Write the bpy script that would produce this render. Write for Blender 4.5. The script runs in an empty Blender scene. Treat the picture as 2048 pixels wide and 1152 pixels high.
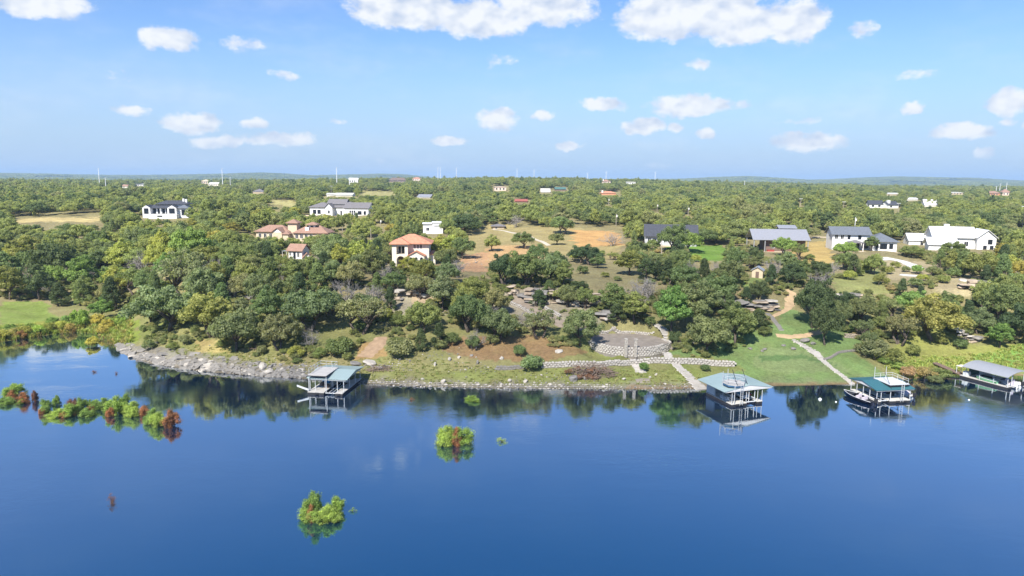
import bpy, bmesh, math, random
import numpy as np
from mathutils import Vector, Matrix, noise as mnoise

random.seed(7)
RNG = np.random.default_rng(11)
sc = bpy.context.scene
COL = sc.collection
R = math.radians

# ------------------------------------------------------------------ camera
FPX, CU, CV = 1365.0, 1024.0, 576.0        # focal length and centre for a 2048 x 1152 picture
CAM = np.array([0.0, 0.0, 35.0])
PITCH, ROLL = R(8.99), R(0.39)
_F = np.array([0, math.cos(PITCH), -math.sin(PITCH)])
_R0 = np.array([1.0, 0, 0]); _U0 = np.array([0, math.sin(PITCH), math.cos(PITCH)])
_RT = _R0 * math.cos(ROLL) + _U0 * math.sin(ROLL)
_UP = -_R0 * math.sin(ROLL) + _U0 * math.cos(ROLL)
cam_data = bpy.data.cameras.new('camera')
cam = bpy.data.objects.new('camera', cam_data); COL.objects.link(cam)
cam_data.sensor_fit = 'HORIZONTAL'; cam_data.sensor_width = 36.0
cam_data.lens = 36.0 * FPX / 2048.0
cam_data.clip_start = 0.5; cam_data.clip_end = 60000
M = Matrix((_RT.tolist(), _UP.tolist(), (-_F).tolist())).transposed().to_4x4()
M.translation = Vector(CAM); cam.matrix_world = M
sc.camera = cam

# ------------------------------------------------------------------ sun, sky, exposure
SUN_EL = R(45); SUN_DIR = np.array([-0.42, -0.91])      # towards the sun, in plan
SUN_DIR = SUN_DIR / np.linalg.norm(SUN_DIR)
SUN = Vector((SUN_DIR[0] * math.cos(SUN_EL), SUN_DIR[1] * math.cos(SUN_EL), math.sin(SUN_EL)))
sd = bpy.data.lights.new('sun', 'SUN'); sd.energy = 4.7; sd.angle = R(0.53); sd.color = (1.0, 0.95, 0.86)
so = bpy.data.objects.new('sun', sd); COL.objects.link(so)
so.rotation_euler = SUN.to_track_quat('Z', 'Y').to_euler(); so.location = (0, -50, 200)
sc.view_settings.view_transform = 'Standard'; sc.view_settings.look = 'None'
sc.view_settings.gamma = 1.0; sc.view_settings.use_curve_mapping = False
sc.view_settings.exposure = 0.90
sc.render.engine = 'CYCLES'
cy = sc.cycles
cy.max_bounces = 6; cy.diffuse_bounces = 4; cy.glossy_bounces = 3; cy.transmission_bounces = 3
cy.transparent_max_bounces = 8; cy.volume_bounces = 0; cy.use_denoising = True
cy.caustics_reflective = False; cy.caustics_refractive = False
cy.sample_clamp_indirect = 4.0

class NT:
    """small helper to write shader node trees"""
    def __init__(s, tree): s.t = tree; s.t.nodes.clear()
    def n(s, kind, **kw):
        nd = s.t.nodes.new(kind)
        for k, v in kw.items():
            if k == 'inp':
                for i, val in v.items():
                    if isinstance(val, bpy.types.NodeSocket): s.t.links.new(val, nd.inputs[i])
                    else: nd.inputs[i].default_value = val
            else: setattr(nd, k, v)
        return nd
    def m(s, op, a, b=None, c=None, clamp=False):
        nd = s.t.nodes.new('ShaderNodeMath'); nd.operation = op; nd.use_clamp = clamp
        for i, v in enumerate((a, b, c)):
            if v is None: continue
            if isinstance(v, bpy.types.NodeSocket): s.t.links.new(v, nd.inputs[i])
            else: nd.inputs[i].default_value = v
        return nd.outputs[0]
    def vm(s, op, a, b=None, out=0):
        nd = s.t.nodes.new('ShaderNodeVectorMath'); nd.operation = op
        for i, v in enumerate((a, b)):
            if v is None: continue
            if isinstance(v, bpy.types.NodeSocket): s.t.links.new(v, nd.inputs[i])
            else: nd.inputs[i].default_value = v
        return nd.outputs[out]
    def mix(s, f, a, b, blend='MIX'):
        nd = s.t.nodes.new('ShaderNodeMix'); nd.data_type = 'RGBA'; nd.blend_type = blend
        for i, v in ((0, f), (6, a), (7, b)):
            if isinstance(v, bpy.types.NodeSocket): s.t.links.new(v, nd.inputs[i])
            else: nd.inputs[i].default_value = (tuple(v) + (1,))[:4] if i else v
        return nd.outputs[2]
    def smooth(s, x, a, b):
        nd = s.t.nodes.new('ShaderNodeMapRange'); nd.interpolation_type = 'SMOOTHSTEP'
        s.t.links.new(x, nd.inputs[0]); nd.inputs[1].default_value = a; nd.inputs[2].default_value = b
        return nd.outputs[0]
    def noise(s, vec, scale, detail=3, rough=0.55, dist=0.0, out=0):
        nd = s.n('ShaderNodeTexNoise'); nd.inputs['Scale'].default_value = scale
        nd.inputs['Detail'].default_value = detail; nd.inputs['Roughness'].default_value = rough
        nd.inputs['Distortion'].default_value = dist
        if vec is not None: s.t.links.new(vec, nd.inputs['Vector'])
        return nd.outputs[out]
    def ramp(s, x, stops):
        nd = s.t.nodes.new('ShaderNodeValToRGB'); s.t.links.new(x, nd.inputs[0])
        e = nd.color_ramp.elements
        while len(e) < len(stops): e.new(0.5)
        for el, (p, c) in zip(e, stops): el.position = p; el.color = (tuple(c) + (1,))[:4]
        return nd.outputs[0]

def pix_dir(u, v):
    d = _F + _RT * (u - CU) / FPX - _UP * (v - CV) / FPX
    return d / np.linalg.norm(d)

CLOUDS = [(75, 2, 105, 30, 1), (340, 78, 62, 26, .9), (485, 90, 62, 17, .42), (235, 147, 48, 13, .3), (570, 149, 34, 12, .5),
 (268, 222, 42, 14, .75), (388, 246, 66, 22, .95), (512, 248, 34, 13, .75), (432, 282, 58, 16, .9), (560, 279, 95, 18, .72),
 (675, 245, 30, 9, .42), (820, 22, 140, 42, 1), (960, 38, 120, 40, 1), (1085, 14, 120, 44, .95), (1330, 34, 105, 50, 1.1), (1480, 48, 100, 40, 1.1),
 (1590, 42, 66, 44, 1.1), (1400, 6, 130, 44, 1.1), (1722, 60, 28, 19, .6), (1000, 121, 46, 16, .35), (1392, 132, 34, 15, .48),
 (1820, 150, 48, 12, .36), (995, 240, 48, 28, .85), (1085, 229, 31, 12, .88), (1203, 208, 52, 18, .95), (1380, 211, 92, 24, 1),
 (1482, 210, 28, 11, .6), (1288, 250, 52, 20, 1), (1352, 255, 16, 13, .85), (1410, 267, 22, 12, .88), (900, 284, 44, 12, .75),
 (1135, 292, 35, 12, .85), (1620, 284, 80, 22, .86), (1600, 243, 66, 10, .4), (1823, 218, 27, 13, .88), (1925, 265, 60, 18, 1),
 (2015, 205, 44, 26, 1), (1967, 308, 22, 12, .85), (2010, 243, 24, 8, .6), (765, 322, 18, 8, .4), (1315, 333, 32, 9, .34), (2080, 250, 30, 12, .8)]

world = bpy.data.worlds.new('World'); sc.world = world; world.use_nodes = True
w = NT(world.node_tree)
geo = w.n('ShaderNodeNewGeometry')
dvec = w.vm('NORMALIZE', w.n('ShaderNodeTexCoord').outputs['Generated'])
sky = w.n('ShaderNodeTexSky', sky_type='NISHITA', sun_disc=False, sun_elevation=SUN_EL,
          sun_rotation=math.atan2(SUN_DIR[0], SUN_DIR[1]), altitude=200.0, air_density=1.0, dust_density=0.15, ozone_density=3.0)
sep = w.n('ShaderNodeSeparateXYZ', inp={0: dvec})
X, Y, Z = sep.outputs
az = w.m('ARCTAN2', X, Y); el = w.m('ARCSINE', Z)
ae = w.n('ShaderNodeCombineXYZ', inp={0: az, 1: el}).outputs[0]
skyc = w.mix(1.0, sky.outputs[0], (0.61, 0.745, 0.95), 'MULTIPLY')
skyc = w.mix(w.smooth(el, 0.23, -0.02), skyc, (2.65, 3.5, 4.6))       # pale summer haze low round the whole horizon
# fluffy edges: warp the angular coordinates, finer with small clouds
warp = w.noise(ae, 26.0, 5, 0.6, 0, 1)
wv = w.vm('SUBTRACT', warp, (0.5, 0.5, 0.5))
wv = w.vm('MULTIPLY', wv, (0.036, 0.020, 0))
aw = w.vm('ADD', ae, wv)
F = None
for (u, v, hw, hh, s) in CLOUDS:
    d = pix_dir(u, v); a0 = math.atan2(d[0], d[1]); e0 = math.asin(d[2])
    q = w.vm('MULTIPLY', w.vm('SUBTRACT', aw, (a0, e0, 0)), (FPX / hw / (1 + ((u - CU) / FPX) ** 2) ** -0.5, FPX / hh, 0))
    f = w.m('MULTIPLY_ADD', w.vm('DOT_PRODUCT', q, q, 1), -0.95 * s, s)
    F = f if F is None else w.m('MAXIMUM', F, f)
# the same kind of scattered cumulus all over the rest of the sky
pz = w.m('ADD', w.m('MAXIMUM', Z, 0.0), 0.10)
plan = w.n('ShaderNodeCombineXYZ', inp={0: w.m('DIVIDE', X, pz), 1: w.m('DIVIDE', Y, pz), 2: 3.3}).outputs[0]
g = w.noise(plan, 0.85, 5, 0.52)
g = w.m('MULTIPLY_ADD', g, 7.0, -4.35)
inside = w.m('MULTIPLY', w.smooth(w.m('ABSOLUTE', az), 0.80, 0.68), w.m('MULTIPLY', w.smooth(el, 0.32, 0.25), w.smooth(Y, -0.1, 0.1)))
g = w.m('SUBTRACT', g, w.m('MULTIPLY', inside, 5.0))
F = w.m('MAXIMUM', F, g)
fine = w.noise(w.vm('MULTIPLY', ae, (1, 1.5, 1)), 44.0, 6, 0.62)
dens = w.m('MULTIPLY_ADD', w.m('SUBTRACT', fine, 0.5), 1.35, F)
alpha = w.smooth(dens, 0.10, 0.66)
alpha = w.m('MULTIPLY', alpha, w.smooth(el, 0.0, 0.05))
# light and shade inside a cloud: compare the noise with itself a little nearer the sun
soft1 = w.noise(w.vm('MULTIPLY', ae, (1, 1.5, 1)), 30.0, 2.5, 0.5)
soft2 = w.noise(w.vm('MULTIPLY', w.vm('ADD', ae, (-0.008, 0.014, 0)), (1, 1.5, 1)), 30.0, 2.5, 0.5)
lit = w.m('MULTIPLY_ADD', w.m('SUBTRACT', soft1, soft2), 2.6, 0.72, True)
ccol = w.mix(lit, (3.3, 3.8, 4.7), (5.3, 5.4, 5.5))
thin = w.noise(w.vm('MULTIPLY', ae, (1, 3.2, 1)), 5.0, 5, 0.6)
veil = w.m('MULTIPLY', w.smooth(thin, 0.42, 0.78), w.m('MULTIPLY', 0.22, w.smooth(el, 0.6, 0.1)))
alpha = w.m('MAXIMUM', w.m('MULTIPLY', alpha, 0.95), veil)
scol = w.mix(alpha, skyc, ccol)
bg = w.n('ShaderNodeBackground', inp={0: scol, 1: 0.10})
wo = w.n('ShaderNodeOutputWorld', inp={0: bg.outputs[0]})
world.cycles.sampling_method = 'MANUAL'; world.cycles.sample_map_resolution = 512

# ------------------------------------------------------------------ picture <-> place
def proj(p):
    q = np.asarray(p, float) - CAM
    dep = q @ _F
    return np.stack([CU + FPX * (q @ _RT) / dep, CV - FPX * (q @ _UP) / dep, dep], -1)

def on_plane(u, v, z=0.0):
    d = pix_dir(u, v); t = (z - CAM[2]) / d[2]
    return CAM + d * t

def at_depth(u, v, y):
    d = pix_dir(u, v)
    return CAM + d * (y / d[1])

# ------------------------------------------------------------------ terrain
SHORE_PX = [(-520, 705), (-300, 696), (-120, 690), (0, 684), (60, 676), (110, 668), (150, 664), (188, 668), (216, 680), (236, 696), (256, 712), (300, 727), (400, 742),
            (500, 751), (600, 757), (700, 766), (800, 772), (1000, 777), (1200, 779), (1400, 778), (1480, 774), (1560, 772),
            (1700, 769), (1750, 765), (1830, 757), (1880, 750), (1940, 746), (2048, 752), (2250, 765), (2500, 772)]
SHORE = np.array([on_plane(u, v, 0)[:2] for u, v in SHORE_PX])

def smoothstep(a, b, x):
    t = np.clip((x - a) / (b - a), 0, 1); return t * t * (3 - 2 * t)

def shore_dist(x, y):
    x = np.asarray(x, float); y = np.asarray(y, float)
    best = np.full(x.shape, 1e9)
    for (ax, ay), (bx, by) in zip(SHORE[:-1], SHORE[1:]):
        dx, dy = bx - ax, by - ay
        t = np.clip(((x - ax) * dx + (y - ay) * dy) / (dx * dx + dy * dy), 0, 1)
        best = np.minimum(best, np.hypot(x - ax - t * dx, y - ay - t * dy))
    ys = np.interp(x, SHORE[:, 0], SHORE[:, 1])
    return np.where(y > ys, best, -best)

def vnoise(x, y, f, seed=0):
    """cheap smooth value noise, vectorised"""
    x = np.asarray(x) * f + seed * 17.3; y = np.asarray(y) * f - seed * 9.1
    xi = np.floor(x); yi = np.floor(y); fx = x - xi; fy = y - yi
    fx = fx * fx * (3 - 2 * fx); fy = fy * fy * (3 - 2 * fy)
    def h(a, b):
        s = np.sin(a * 127.1 + b * 311.7 + seed * 74.7) * 43758.5453
        return s - np.floor(s)
    return (h(xi, yi) * (1 - fx) + h(xi + 1, yi) * fx) * (1 - fy) + (h(xi, yi + 1) * (1 - fx) + h(xi + 1, yi + 1) * fx) * fy

PS = [-60, -12, 0, 3, 14, 26, 34, 38, 44, 70, 100, 140, 200, 260, 400]
PZ = [-7, -2.2, 0, .8, 3.7, 6.6, 8.3, 10.5, 11.3, 11.9, 12.1, 12.8, 15.0, 16.5, 18.0]
PL = [-7, -2.2, 0, .6, 1.5, 2.1, 2.6, 2.9, 3.4, 5.6, 8.2, 11.5, 14.6, 16.5, 18.0]
PK = [-7, -2.2, 0, 1.6, 5.4, 8.6, 9.8, 10.3, 10.8, 11.8, 12.0, 12.8, 15.0, 16.5, 18.0]    # the rocky point
RIDGE_U = [-300, 0, 300, 600, 800, 1000, 1250, 1500, 1750, 2048, 2400]
RIDGE_Z = [19, 20, 20, 24, 29, 31, 29, 24, 20, 18, 18]
FAR_U = [-300, 0, 200, 350, 520, 620, 760, 800, 900, 1100, 1350, 1500, 1620, 1800, 1950, 2048, 2400]
FAR_Z = [44, 49, 42, 50, 66, 47, 72, 69, 30, 30, 37, 58, 40, 66, 71, 52, 48]
PADS = []; FLATS = []

def height0(x, y):
    x = np.asarray(x, float); y = np.asarray(y, float)
    s = shore_dist(x, y)
    uu = CU + FPX * x / np.maximum(y, 60) / math.cos(PITCH)
    z = np.interp(s, PS, PZ)
    wl = smoothstep(330, 200, uu)
    wk = smoothstep(200, 330, uu) * smoothstep(700, 520, uu)
    z = z * (1 - wl - wk) + np.interp(s, PS, PL) * wl + np.interp(s, PS, PK) * wk
    far = smoothstep(330, 1300, y)
    rz = np.interp(uu, RIDGE_U, RIDGE_Z)
    z = z * (1 - far) + rz * far
    drop = smoothstep(1450, 2600, y)
    z = z * (1 - drop) + 9.0 * drop
    hill = smoothstep(3300, 5600, y)
    z = z * (1 - hill) + (np.interp(uu, FAR_U, FAR_Z) * 1.0) * hill
    und = (vnoise(x, y, 1 / 90, 1) - .5) * 5 + (vnoise(x, y, 1 / 37, 2) - .5) * 2.2
    z = z + und * smoothstep(150, 420, y) * smoothstep(40, 120, s)
    z = z + (vnoise(x, y, 1 / 700, 5) - .5) * 30 * smoothstep(2600, 4500, y)
    near = smoothstep(2, 10, s)
    z = z + ((vnoise(x, y, 1 / 9, 3) - .5) * .7 + (vnoise(x, y, 1 / 3.1, 4) - .5) * .22) * near * smoothstep(700, 300, y)
    return z

def add_pad(x, y, z, r, soft=2.2):
    PADS.append((x, y, r, soft, z - float(height(np.array([x]), np.array([y]))[0])))

def height(x, y):
    z = height0(x, y)
    for (px, py, r, soft, dz) in PADS:
        dd = np.hypot(np.asarray(x) - px, np.asarray(y) - py)
        z = z + dz * smoothstep(r * soft, r * 0.75, dd)
    for (px, py, rx, ry, zt) in FLATS:
        e_ = np.hypot((np.asarray(x) - px) / rx, (np.asarray(y) - py) / ry)
        w_ = smoothstep(1.10, 0.98, e_); z = z * (1 - w_) + zt * w_
    return z

def hz(x, y): return float(height(np.array([x], float), np.array([y], float))[0])

def ground_at(u, v, far=4000.0):
    """where the line of sight through a picture point meets the ground"""
    d = pix_dir(u, v)
    t = np.concatenate([np.arange(95, 400, .5), np.arange(400, far, 4)])
    p = CAM[None] + d[None] * t[:, None]
    below = p[:, 2] < np.maximum(height(p[:, 0], p[:, 1]), 0.0)
    i = int(np.argmax(below)) if below.any() else len(t) - 1
    q = p[i]
    return np.array([q[0], q[1], max(hz(q[0], q[1]), 0.0)])

def ground_many(us, vs):
    """the same for many picture points of the near bank at once"""
    us = np.asarray(us, float); vs = np.asarray(vs, float)
    d = _F[None] + _RT[None] * ((us - CU) / FPX)[:, None] - _UP[None] * ((vs - CV) / FPX)[:, None]
    t = np.arange(95, 260, .6); d = d / d[:, 1:2]
    p = CAM[None, None] + d[:, None] * t[None, :, None]
    below = p[..., 2] < np.maximum(height0(p[..., 0], p[..., 1]), 0.0)
    i = np.where(below.any(1), below.argmax(1), len(t) - 1)
    q = p[np.arange(len(us)), i]
    q[:, 2] = np.maximum(height(q[:, 0], q[:, 1]), 0.0)
    return q

def in_poly(u, v, poly):
    u = np.asarray(u); v = np.asarray(v); c = np.zeros(u.shape, bool)
    n = len(poly); j = n - 1
    for i in range(n):
        xi, yi = poly[i]; xj, yj = poly[j]
        c ^= ((yi > v) != (yj > v)) & (u < (xj - xi) * (v - yi) / (yj - yi + 1e-9) + xi)
        j = i
    return c

# ------------------------------------------------------------------ materials
MATS = {}
def mat(name, col, rough=0.8, var=0.12, scale=3.0, spec=0.25, metal=0.0, bump=0.0, col2=None):
    """plain procedural surface: base colour broken up by object-space noise"""
    if name in MATS: return MATS[name]
    m = bpy.data.materials.new(name); m.use_nodes = True; t = NT(m.node_tree)
    tc = t.n('ShaderNodeTexCoord').outputs['Object']
    nz = t.noise(tc, scale, 5, 0.6)
    lo = tuple(c * (1 - var) for c in col) if col2 is None else col2
    hi = tuple(min(1, c * (1 + var)) for c in col)
    c = t.ramp(nz, [(0.3, lo), (0.7, hi)])
    b = t.n('ShaderNodeBsdfPrincipled', inp={'Base Color': c, 'Roughness': rough, 'Metallic': metal, 'Specular IOR Level': spec})
    if bump:
        bn = t.n('ShaderNodeBump', inp={'Height': t.noise(tc, scale * 3, 4, 0.6), 'Strength': bump, 'Distance': 0.05})
        t.t.links.new(bn.outputs[0], b.inputs['Normal'])
    t.n('ShaderNodeOutputMaterial', inp={0: b.outputs[0]})
    MATS[name] = m
    return m

def seam_mat(name, col, period=0.4, axis=0, rough=0.35, metal=0.4, var=0.06, depth=0.6):
    """sheet metal or tile courses: fine ribs along one object axis"""
    if name in MATS: return MATS[name]
    m = bpy.data.materials.new(name); m.use_nodes = True; t = NT(m.node_tree)
    tc = t.n('ShaderNodeTexCoord').outputs['Object']
    s = t.n('ShaderNodeSeparateXYZ', inp={0: tc}).outputs[axis]
    fr = t.m('FRACT', t.m('DIVIDE', s, period))
    rib = t.smooth(t.m('ABSOLUTE', t.m('SUBTRACT', fr, 0.5)), 0.36, 0.5)
    nz = t.noise(tc, 1.4, 5, 0.65)
    c = t.ramp(nz, [(0.28, tuple(x * (1 - var) for x in col)), (0.72, tuple(min(1, x * (1 + var)) for x in col))])
    bn = t.n('ShaderNodeBump', inp={'Height': rib, 'Strength': depth, 'Distance': 0.05})
    b = t.n('ShaderNodeBsdfPrincipled', inp={'Base Color': c, 'Roughness': rough, 'Metallic': metal, 'Normal': bn.outputs[0], 'Specular IOR Level': 0.3})
    t.n('ShaderNodeOutputMaterial', inp={0: b.outputs[0]})
    MATS[name] = m
    return m

def leaf_mat(name, random_ramp=None):
    """foliage: the object's own colour (or a random pick), varied leaf clump by leaf clump"""
    m = bpy.data.materials.new(name); m.use_nodes = True; t = NT(m.node_tree)
    oi = t.n('ShaderNodeObjectInfo')
    if random_ramp: base = t.ramp(oi.outputs['Random'], random_ramp); t.t.nodes[-1].color_ramp.interpolation = 'LINEAR'
    else: base = oi.outputs['Color']
    base = t.mix(1.0, base, (1.98, 1.92, 1.68), 'MULTIPLY')
    base = t.n('ShaderNodeHueSaturation', inp={'Saturation': 0.86, 'Color': base}).outputs[0]
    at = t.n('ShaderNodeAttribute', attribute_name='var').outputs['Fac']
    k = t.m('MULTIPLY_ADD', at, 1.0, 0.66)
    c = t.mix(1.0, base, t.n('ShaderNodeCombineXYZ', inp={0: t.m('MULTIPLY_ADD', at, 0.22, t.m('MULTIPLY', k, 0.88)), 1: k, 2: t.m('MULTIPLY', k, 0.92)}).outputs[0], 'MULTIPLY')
    df = t.n('ShaderNodeBsdfPrincipled', inp={'Base Color': c, 'Roughness': 0.62, 'Specular IOR Level': 0.18})
    tr = t.n('ShaderNodeBsdfTranslucent', inp={'Color': t.mix(1.0, c, (1.25, 1.3, 0.65), 'MULTIPLY')})
    mx = t.n('ShaderNodeMixShader', inp={0: 0.45, 1: df.outputs[0], 2: tr.outputs[0]})
    t.n('ShaderNodeOutputMaterial', inp={0: mx.outputs[0]})
    MATS[name] = m
    return m

# ------------------------------------------------------------------ mesh and object helpers
def new_mesh(name, verts, faces, m=None, smooth=False):
    me = bpy.data.meshes.new(name)
    me.from_pydata([tuple(map(float, v)) for v in verts], [], [tuple(map(int, f)) for f in faces])
    if smooth: me.polygons.foreach_set('use_smooth', [True] * len(me.polygons))
    if m: me.materials.append(m)
    me.update()
    return me

def link(name, data, parent=None, loc=None):
    o = bpy.data.objects.new(name, data); COL.objects.link(o)
    if parent is not None: o.parent = parent
    if loc is not None: o.location = loc
    return o

def tag(o, label, cat, group=None, kind=None):
    o['label'] = label; o['category'] = cat
    if group: o['group'] = group
    if kind: o['kind'] = kind
    return o

def structure(o, label=None):
    o['kind'] = 'structure'
    if label: o['label'] = label
    return o

def thing(name, label, cat, loc, rz=0.0, group=None):
    o = link(name, None, loc=loc); o.empty_display_size = 0.5
    o.rotation_euler = (0, 0, rz)
    return tag(o, label, cat, group)

class MB:
    """collects simple solids into one mesh"""
    def __init__(s): s.v = []; s.f = []
    def add(s, vs, fs):
        k = len(s.v); s.v += [tuple(p) for p in vs]; s.f += [tuple(i + k for i in f) for f in fs]; return s
    def box(s, x0, x1, y0, y1, z0, z1):
        vs = [(x, y, z) for z in (z0, z1) for (x, y) in ((x0, y0), (x1, y0), (x1, y1), (x0, y1))]
        return s.add(vs, [(3, 2, 1, 0), (4, 5, 6, 7), (0, 1, 5, 4), (1, 2, 6, 5), (2, 3, 7, 6), (3, 0, 4, 7)])
    def prism(s, poly, axis, a, b):
        """a polygon in the plane across `axis`, drawn out from a to b"""
        def P(p, t): return (t, p[0], p[1]) if axis == 0 else ((p[0], t, p[1]) if axis == 1 else (p[0], p[1], t))
        n = len(poly)
        vs = [P(p, a) for p in poly] + [P(p, b) for p in poly]
        return s.add(vs, [tuple(range(n))[::-1], tuple(range(n, 2 * n))] + [(i, (i + 1) % n, n + (i + 1) % n, n + i) for i in range(n)])
    def bar(s, p, q, r=0.04, n=6, r2=None):
        p = Vector(p); q = Vector(q); d = (q - p)
        if d.length < 1e-6: return s
        ax = d.normalized(); t = Vector((0, 0, 1)) if abs(ax.z) < .9 else Vector((1, 0, 0))
        e = ax.cross(t).normalized(); g = ax.cross(e); r2 = r if r2 is None else r2
        ring = lambda c, k: [c + (e * math.cos(2 * math.pi * i / n) + g * math.sin(2 * math.pi * i / n)) * k for i in range(n)]
        return s.add(ring(p, r) + ring(q, r2), [tuple(range(n))[::-1], tuple(range(n, 2 * n))] + [(i, (i + 1) % n, n + (i + 1) % n, n + i) for i in range(n)])
    def tube(s, pts, radii, n=6):
        pts = [Vector(p) for p in pts]; k = len(s.v)
        for j, p in enumerate(pts):
            a = pts[max(j - 1, 0)]; b = pts[min(j + 1, len(pts) - 1)]
            ax = (b - a).normalized() if (b - a).length > 1e-6 else Vector((0, 0, 1))
            t = Vector((0, 0, 1)) if abs(ax.z) < .85 else Vector((1, 0, 0))
            e = ax.cross(t).normalized(); g = ax.cross(e)
            for i in range(n):
                w_ = 2 * math.pi * i / n
                s.v.append(tuple(p + (e * math.cos(w_) + g * math.sin(w_)) * radii[j]))
        for j in range(len(pts) - 1):
            for i in range(n):
                a0 = k + j * n + i; a1 = k + j * n + (i + 1) % n
                s.f.append((a0, a1, a1 + n, a0 + n))
        s.f.append(tuple(k + i for i in range(n))[::-1]); s.f.append(tuple(k + (len(pts) - 1) * n + i for i in range(n)))
        return s
    def gable(s, x0, x1, y0, y1, ze, zr, axis=0, t=0.14):
        """two roof slabs meeting at a ridge along axis 0 (x) or 1 (y)"""
        if axis == 0:
            ym = (y0 + y1) / 2
            for (ya, yb) in ((y0, ym), (y1, ym)):
                s.prism([(ya, ze), (yb, zr), (yb, zr + t), (ya, ze + t)] if ya < yb else [(yb, zr), (ya, ze), (ya, ze + t), (yb, zr + t)], 0, x0, x1)
        else:
            xm = (x0 + x1) / 2
            for (xa, xb) in ((x0, xm), (x1, xm)):
                s.prism([(xa, ze), (xb, zr), (xb, zr + t), (xa, ze + t)] if xa < xb else [(xb, zr), (xa, ze), (xa, ze + t), (xb, zr + t)], 1, y0, y1)
        return s
    def hip(s, x0, x1, y0, y1, ze, zr, t=0.16):
        wx, wy = x1 - x0, y1 - y0
        if wx >= wy: a, b = (x0 + wy / 2, (y0 + y1) / 2), (x1 - wy / 2, (y0 + y1) / 2)
        else: a, b = ((x0 + x1) / 2, y0 + wx / 2), ((x0 + x1) / 2, y1 - wx / 2)
        vs = [(x0, y0, ze), (x1, y0, ze), (x1, y1, ze), (x0, y1, ze), (x0, y0, ze + t), (x1, y0, ze + t), (x1, y1, ze + t), (x0, y1, ze + t), (a[0], a[1], zr), (b[0], b[1], zr)]
        fs = [(3, 2, 1, 0), (0, 1, 5, 4), (1, 2, 6, 5), (2, 3, 7, 6), (3, 0, 4, 7)]
        if wx >= wy: fs += [(4, 5, 9, 8), (5, 6, 9), (6, 7, 8, 9), (7, 4, 8)]
        else: fs += [(4, 5, 8), (5, 6, 9, 8), (6, 7, 9), (7, 4, 8, 9)]
        return s.add(vs, fs)
    def mesh(s, name, m, smooth=False): return new_mesh(name, s.v, s.f, m, smooth)
    def build(s, name, m, parent=None, loc=None, smooth=False): return link(name, s.mesh(name, m, smooth), parent, loc)

# ------------------------------------------------------------------ building sites, levelled into the slope
SITES = {  # name: (u, v of the foot of the walls, distance)
    'villa': (822, 533, 186), 'compound': (556, 482, 250), 'cottage': (590, 518, 205), 'garage': (868, 468, 275),
    'mansion': (672, 432, 335), 'modern': (330, 437, 345), 'darkhouse': (1330, 491, 228), 'barn': (1552, 504, 222),
    'whitehouse': (1728, 501, 222), 'farmhouse': (1925, 500, 232), 'whiteshed': (1838, 490, 245), 'stoneshed': (1514, 556, 170), 'lowroof': (997, 458, 305)}
SITE_R = {'villa': 9, 'compound': 17, 'cottage': 7, 'garage': 6, 'mansion': 18, 'modern': 14, 'darkhouse': 11, 'barn': 11, 'whitehouse': 13,
          'farmhouse': 13, 'whiteshed': 6, 'stoneshed': 3.5, 'lowroof': 7}
SITE = {}
for k, (u, v, y) in SITES.items():
    p = at_depth(u, v, y); SITE[k] = p
for k, p in SITE.items(): add_pad(p[0], p[1], p[2], SITE_R[k])
TERR_Z = 4.0                                  # level of the stone terrace
_f = on_plane(1256, 694, TERR_Z); _b = on_plane(1256, 666, TERR_Z)
TERR = (_f[0] * .5 + _b[0] * .5, _f[1] * .5 + _b[1] * .5, 7.5, (_b[1] - _f[1]) / 2)
FLATS.append(TERR + (TERR_Z - .08,))
for (u, v) in ((1196, 712), (1222, 719), (1256, 721), (1290, 716), (1315, 706)):                     # the ground drops in front of the terrace wall
    p = on_plane(u, v, 2.0); add_pad(p[0], p[1], 2.2, 2.2)

# ------------------------------------------------------------------ ground
rows = np.concatenate([np.arange(92, 200, .7), np.arange(200, 420, 2.0), np.geomspace(420, 12500, 150)])
cols = np.tan(np.linspace(R(-50), R(50), 520))
gx = rows[:, None] * cols[None, :]; gy = np.repeat(rows[:, None], len(cols), 1)
gz = height(gx, gy)
gp = np.stack([gx, gy, gz], -1).reshape(-1, 3)
guv = proj(gp); gu, gv = guv[:, 0], guv[:, 1]
gs = shore_dist(gp[:, 0], gp[:, 1])
n1 = vnoise(gp[:, 0], gp[:, 1], 1 / 4.0, 11); n2 = vnoise(gp[:, 0], gp[:, 1], 1 / 13.0, 12); n3 = vnoise(gp[:, 0], gp[:, 1], 1 / 1.6, 13)
jx = (n1 - .5) * 26 + (n3 - .5) * 10; jy = (n2 - .5) * 10 + (n3 - .5) * 4
def lerp(a, b, t): return a * (1 - t[:, None]) + np.asarray(b) * t[:, None]
DRY, GRN, DIRT, LAWN, LIME, ROCK, LITTER, CREAM, RED = (.27, .235, .11), (.17, .195, .06), (.36, .22, .10), (.16, .235, .08), (.20, .25, .05), (.20, .185, .16), (.27, .16, .085), (.40, .335, .205), (.42, .15, .06)
gc = np.tile(np.array(GRN), (len(gp), 1))
gc = lerp(gc, DRY, np.clip(n1 * .8 + n2 * .6 - .15, 0, 1))
gc = lerp(gc, (.25, .205, .115), smoothstep(14, 40, gs) * .75)                       # leaf-strewn ground under the trees
gc = lerp(gc, (.25, .22, .10), smoothstep(230, 420, gp[:, 1]))
gc = lerp(gc, (.085, .105, .045), smoothstep(1200, 2500, gp[:, 1]))
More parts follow.
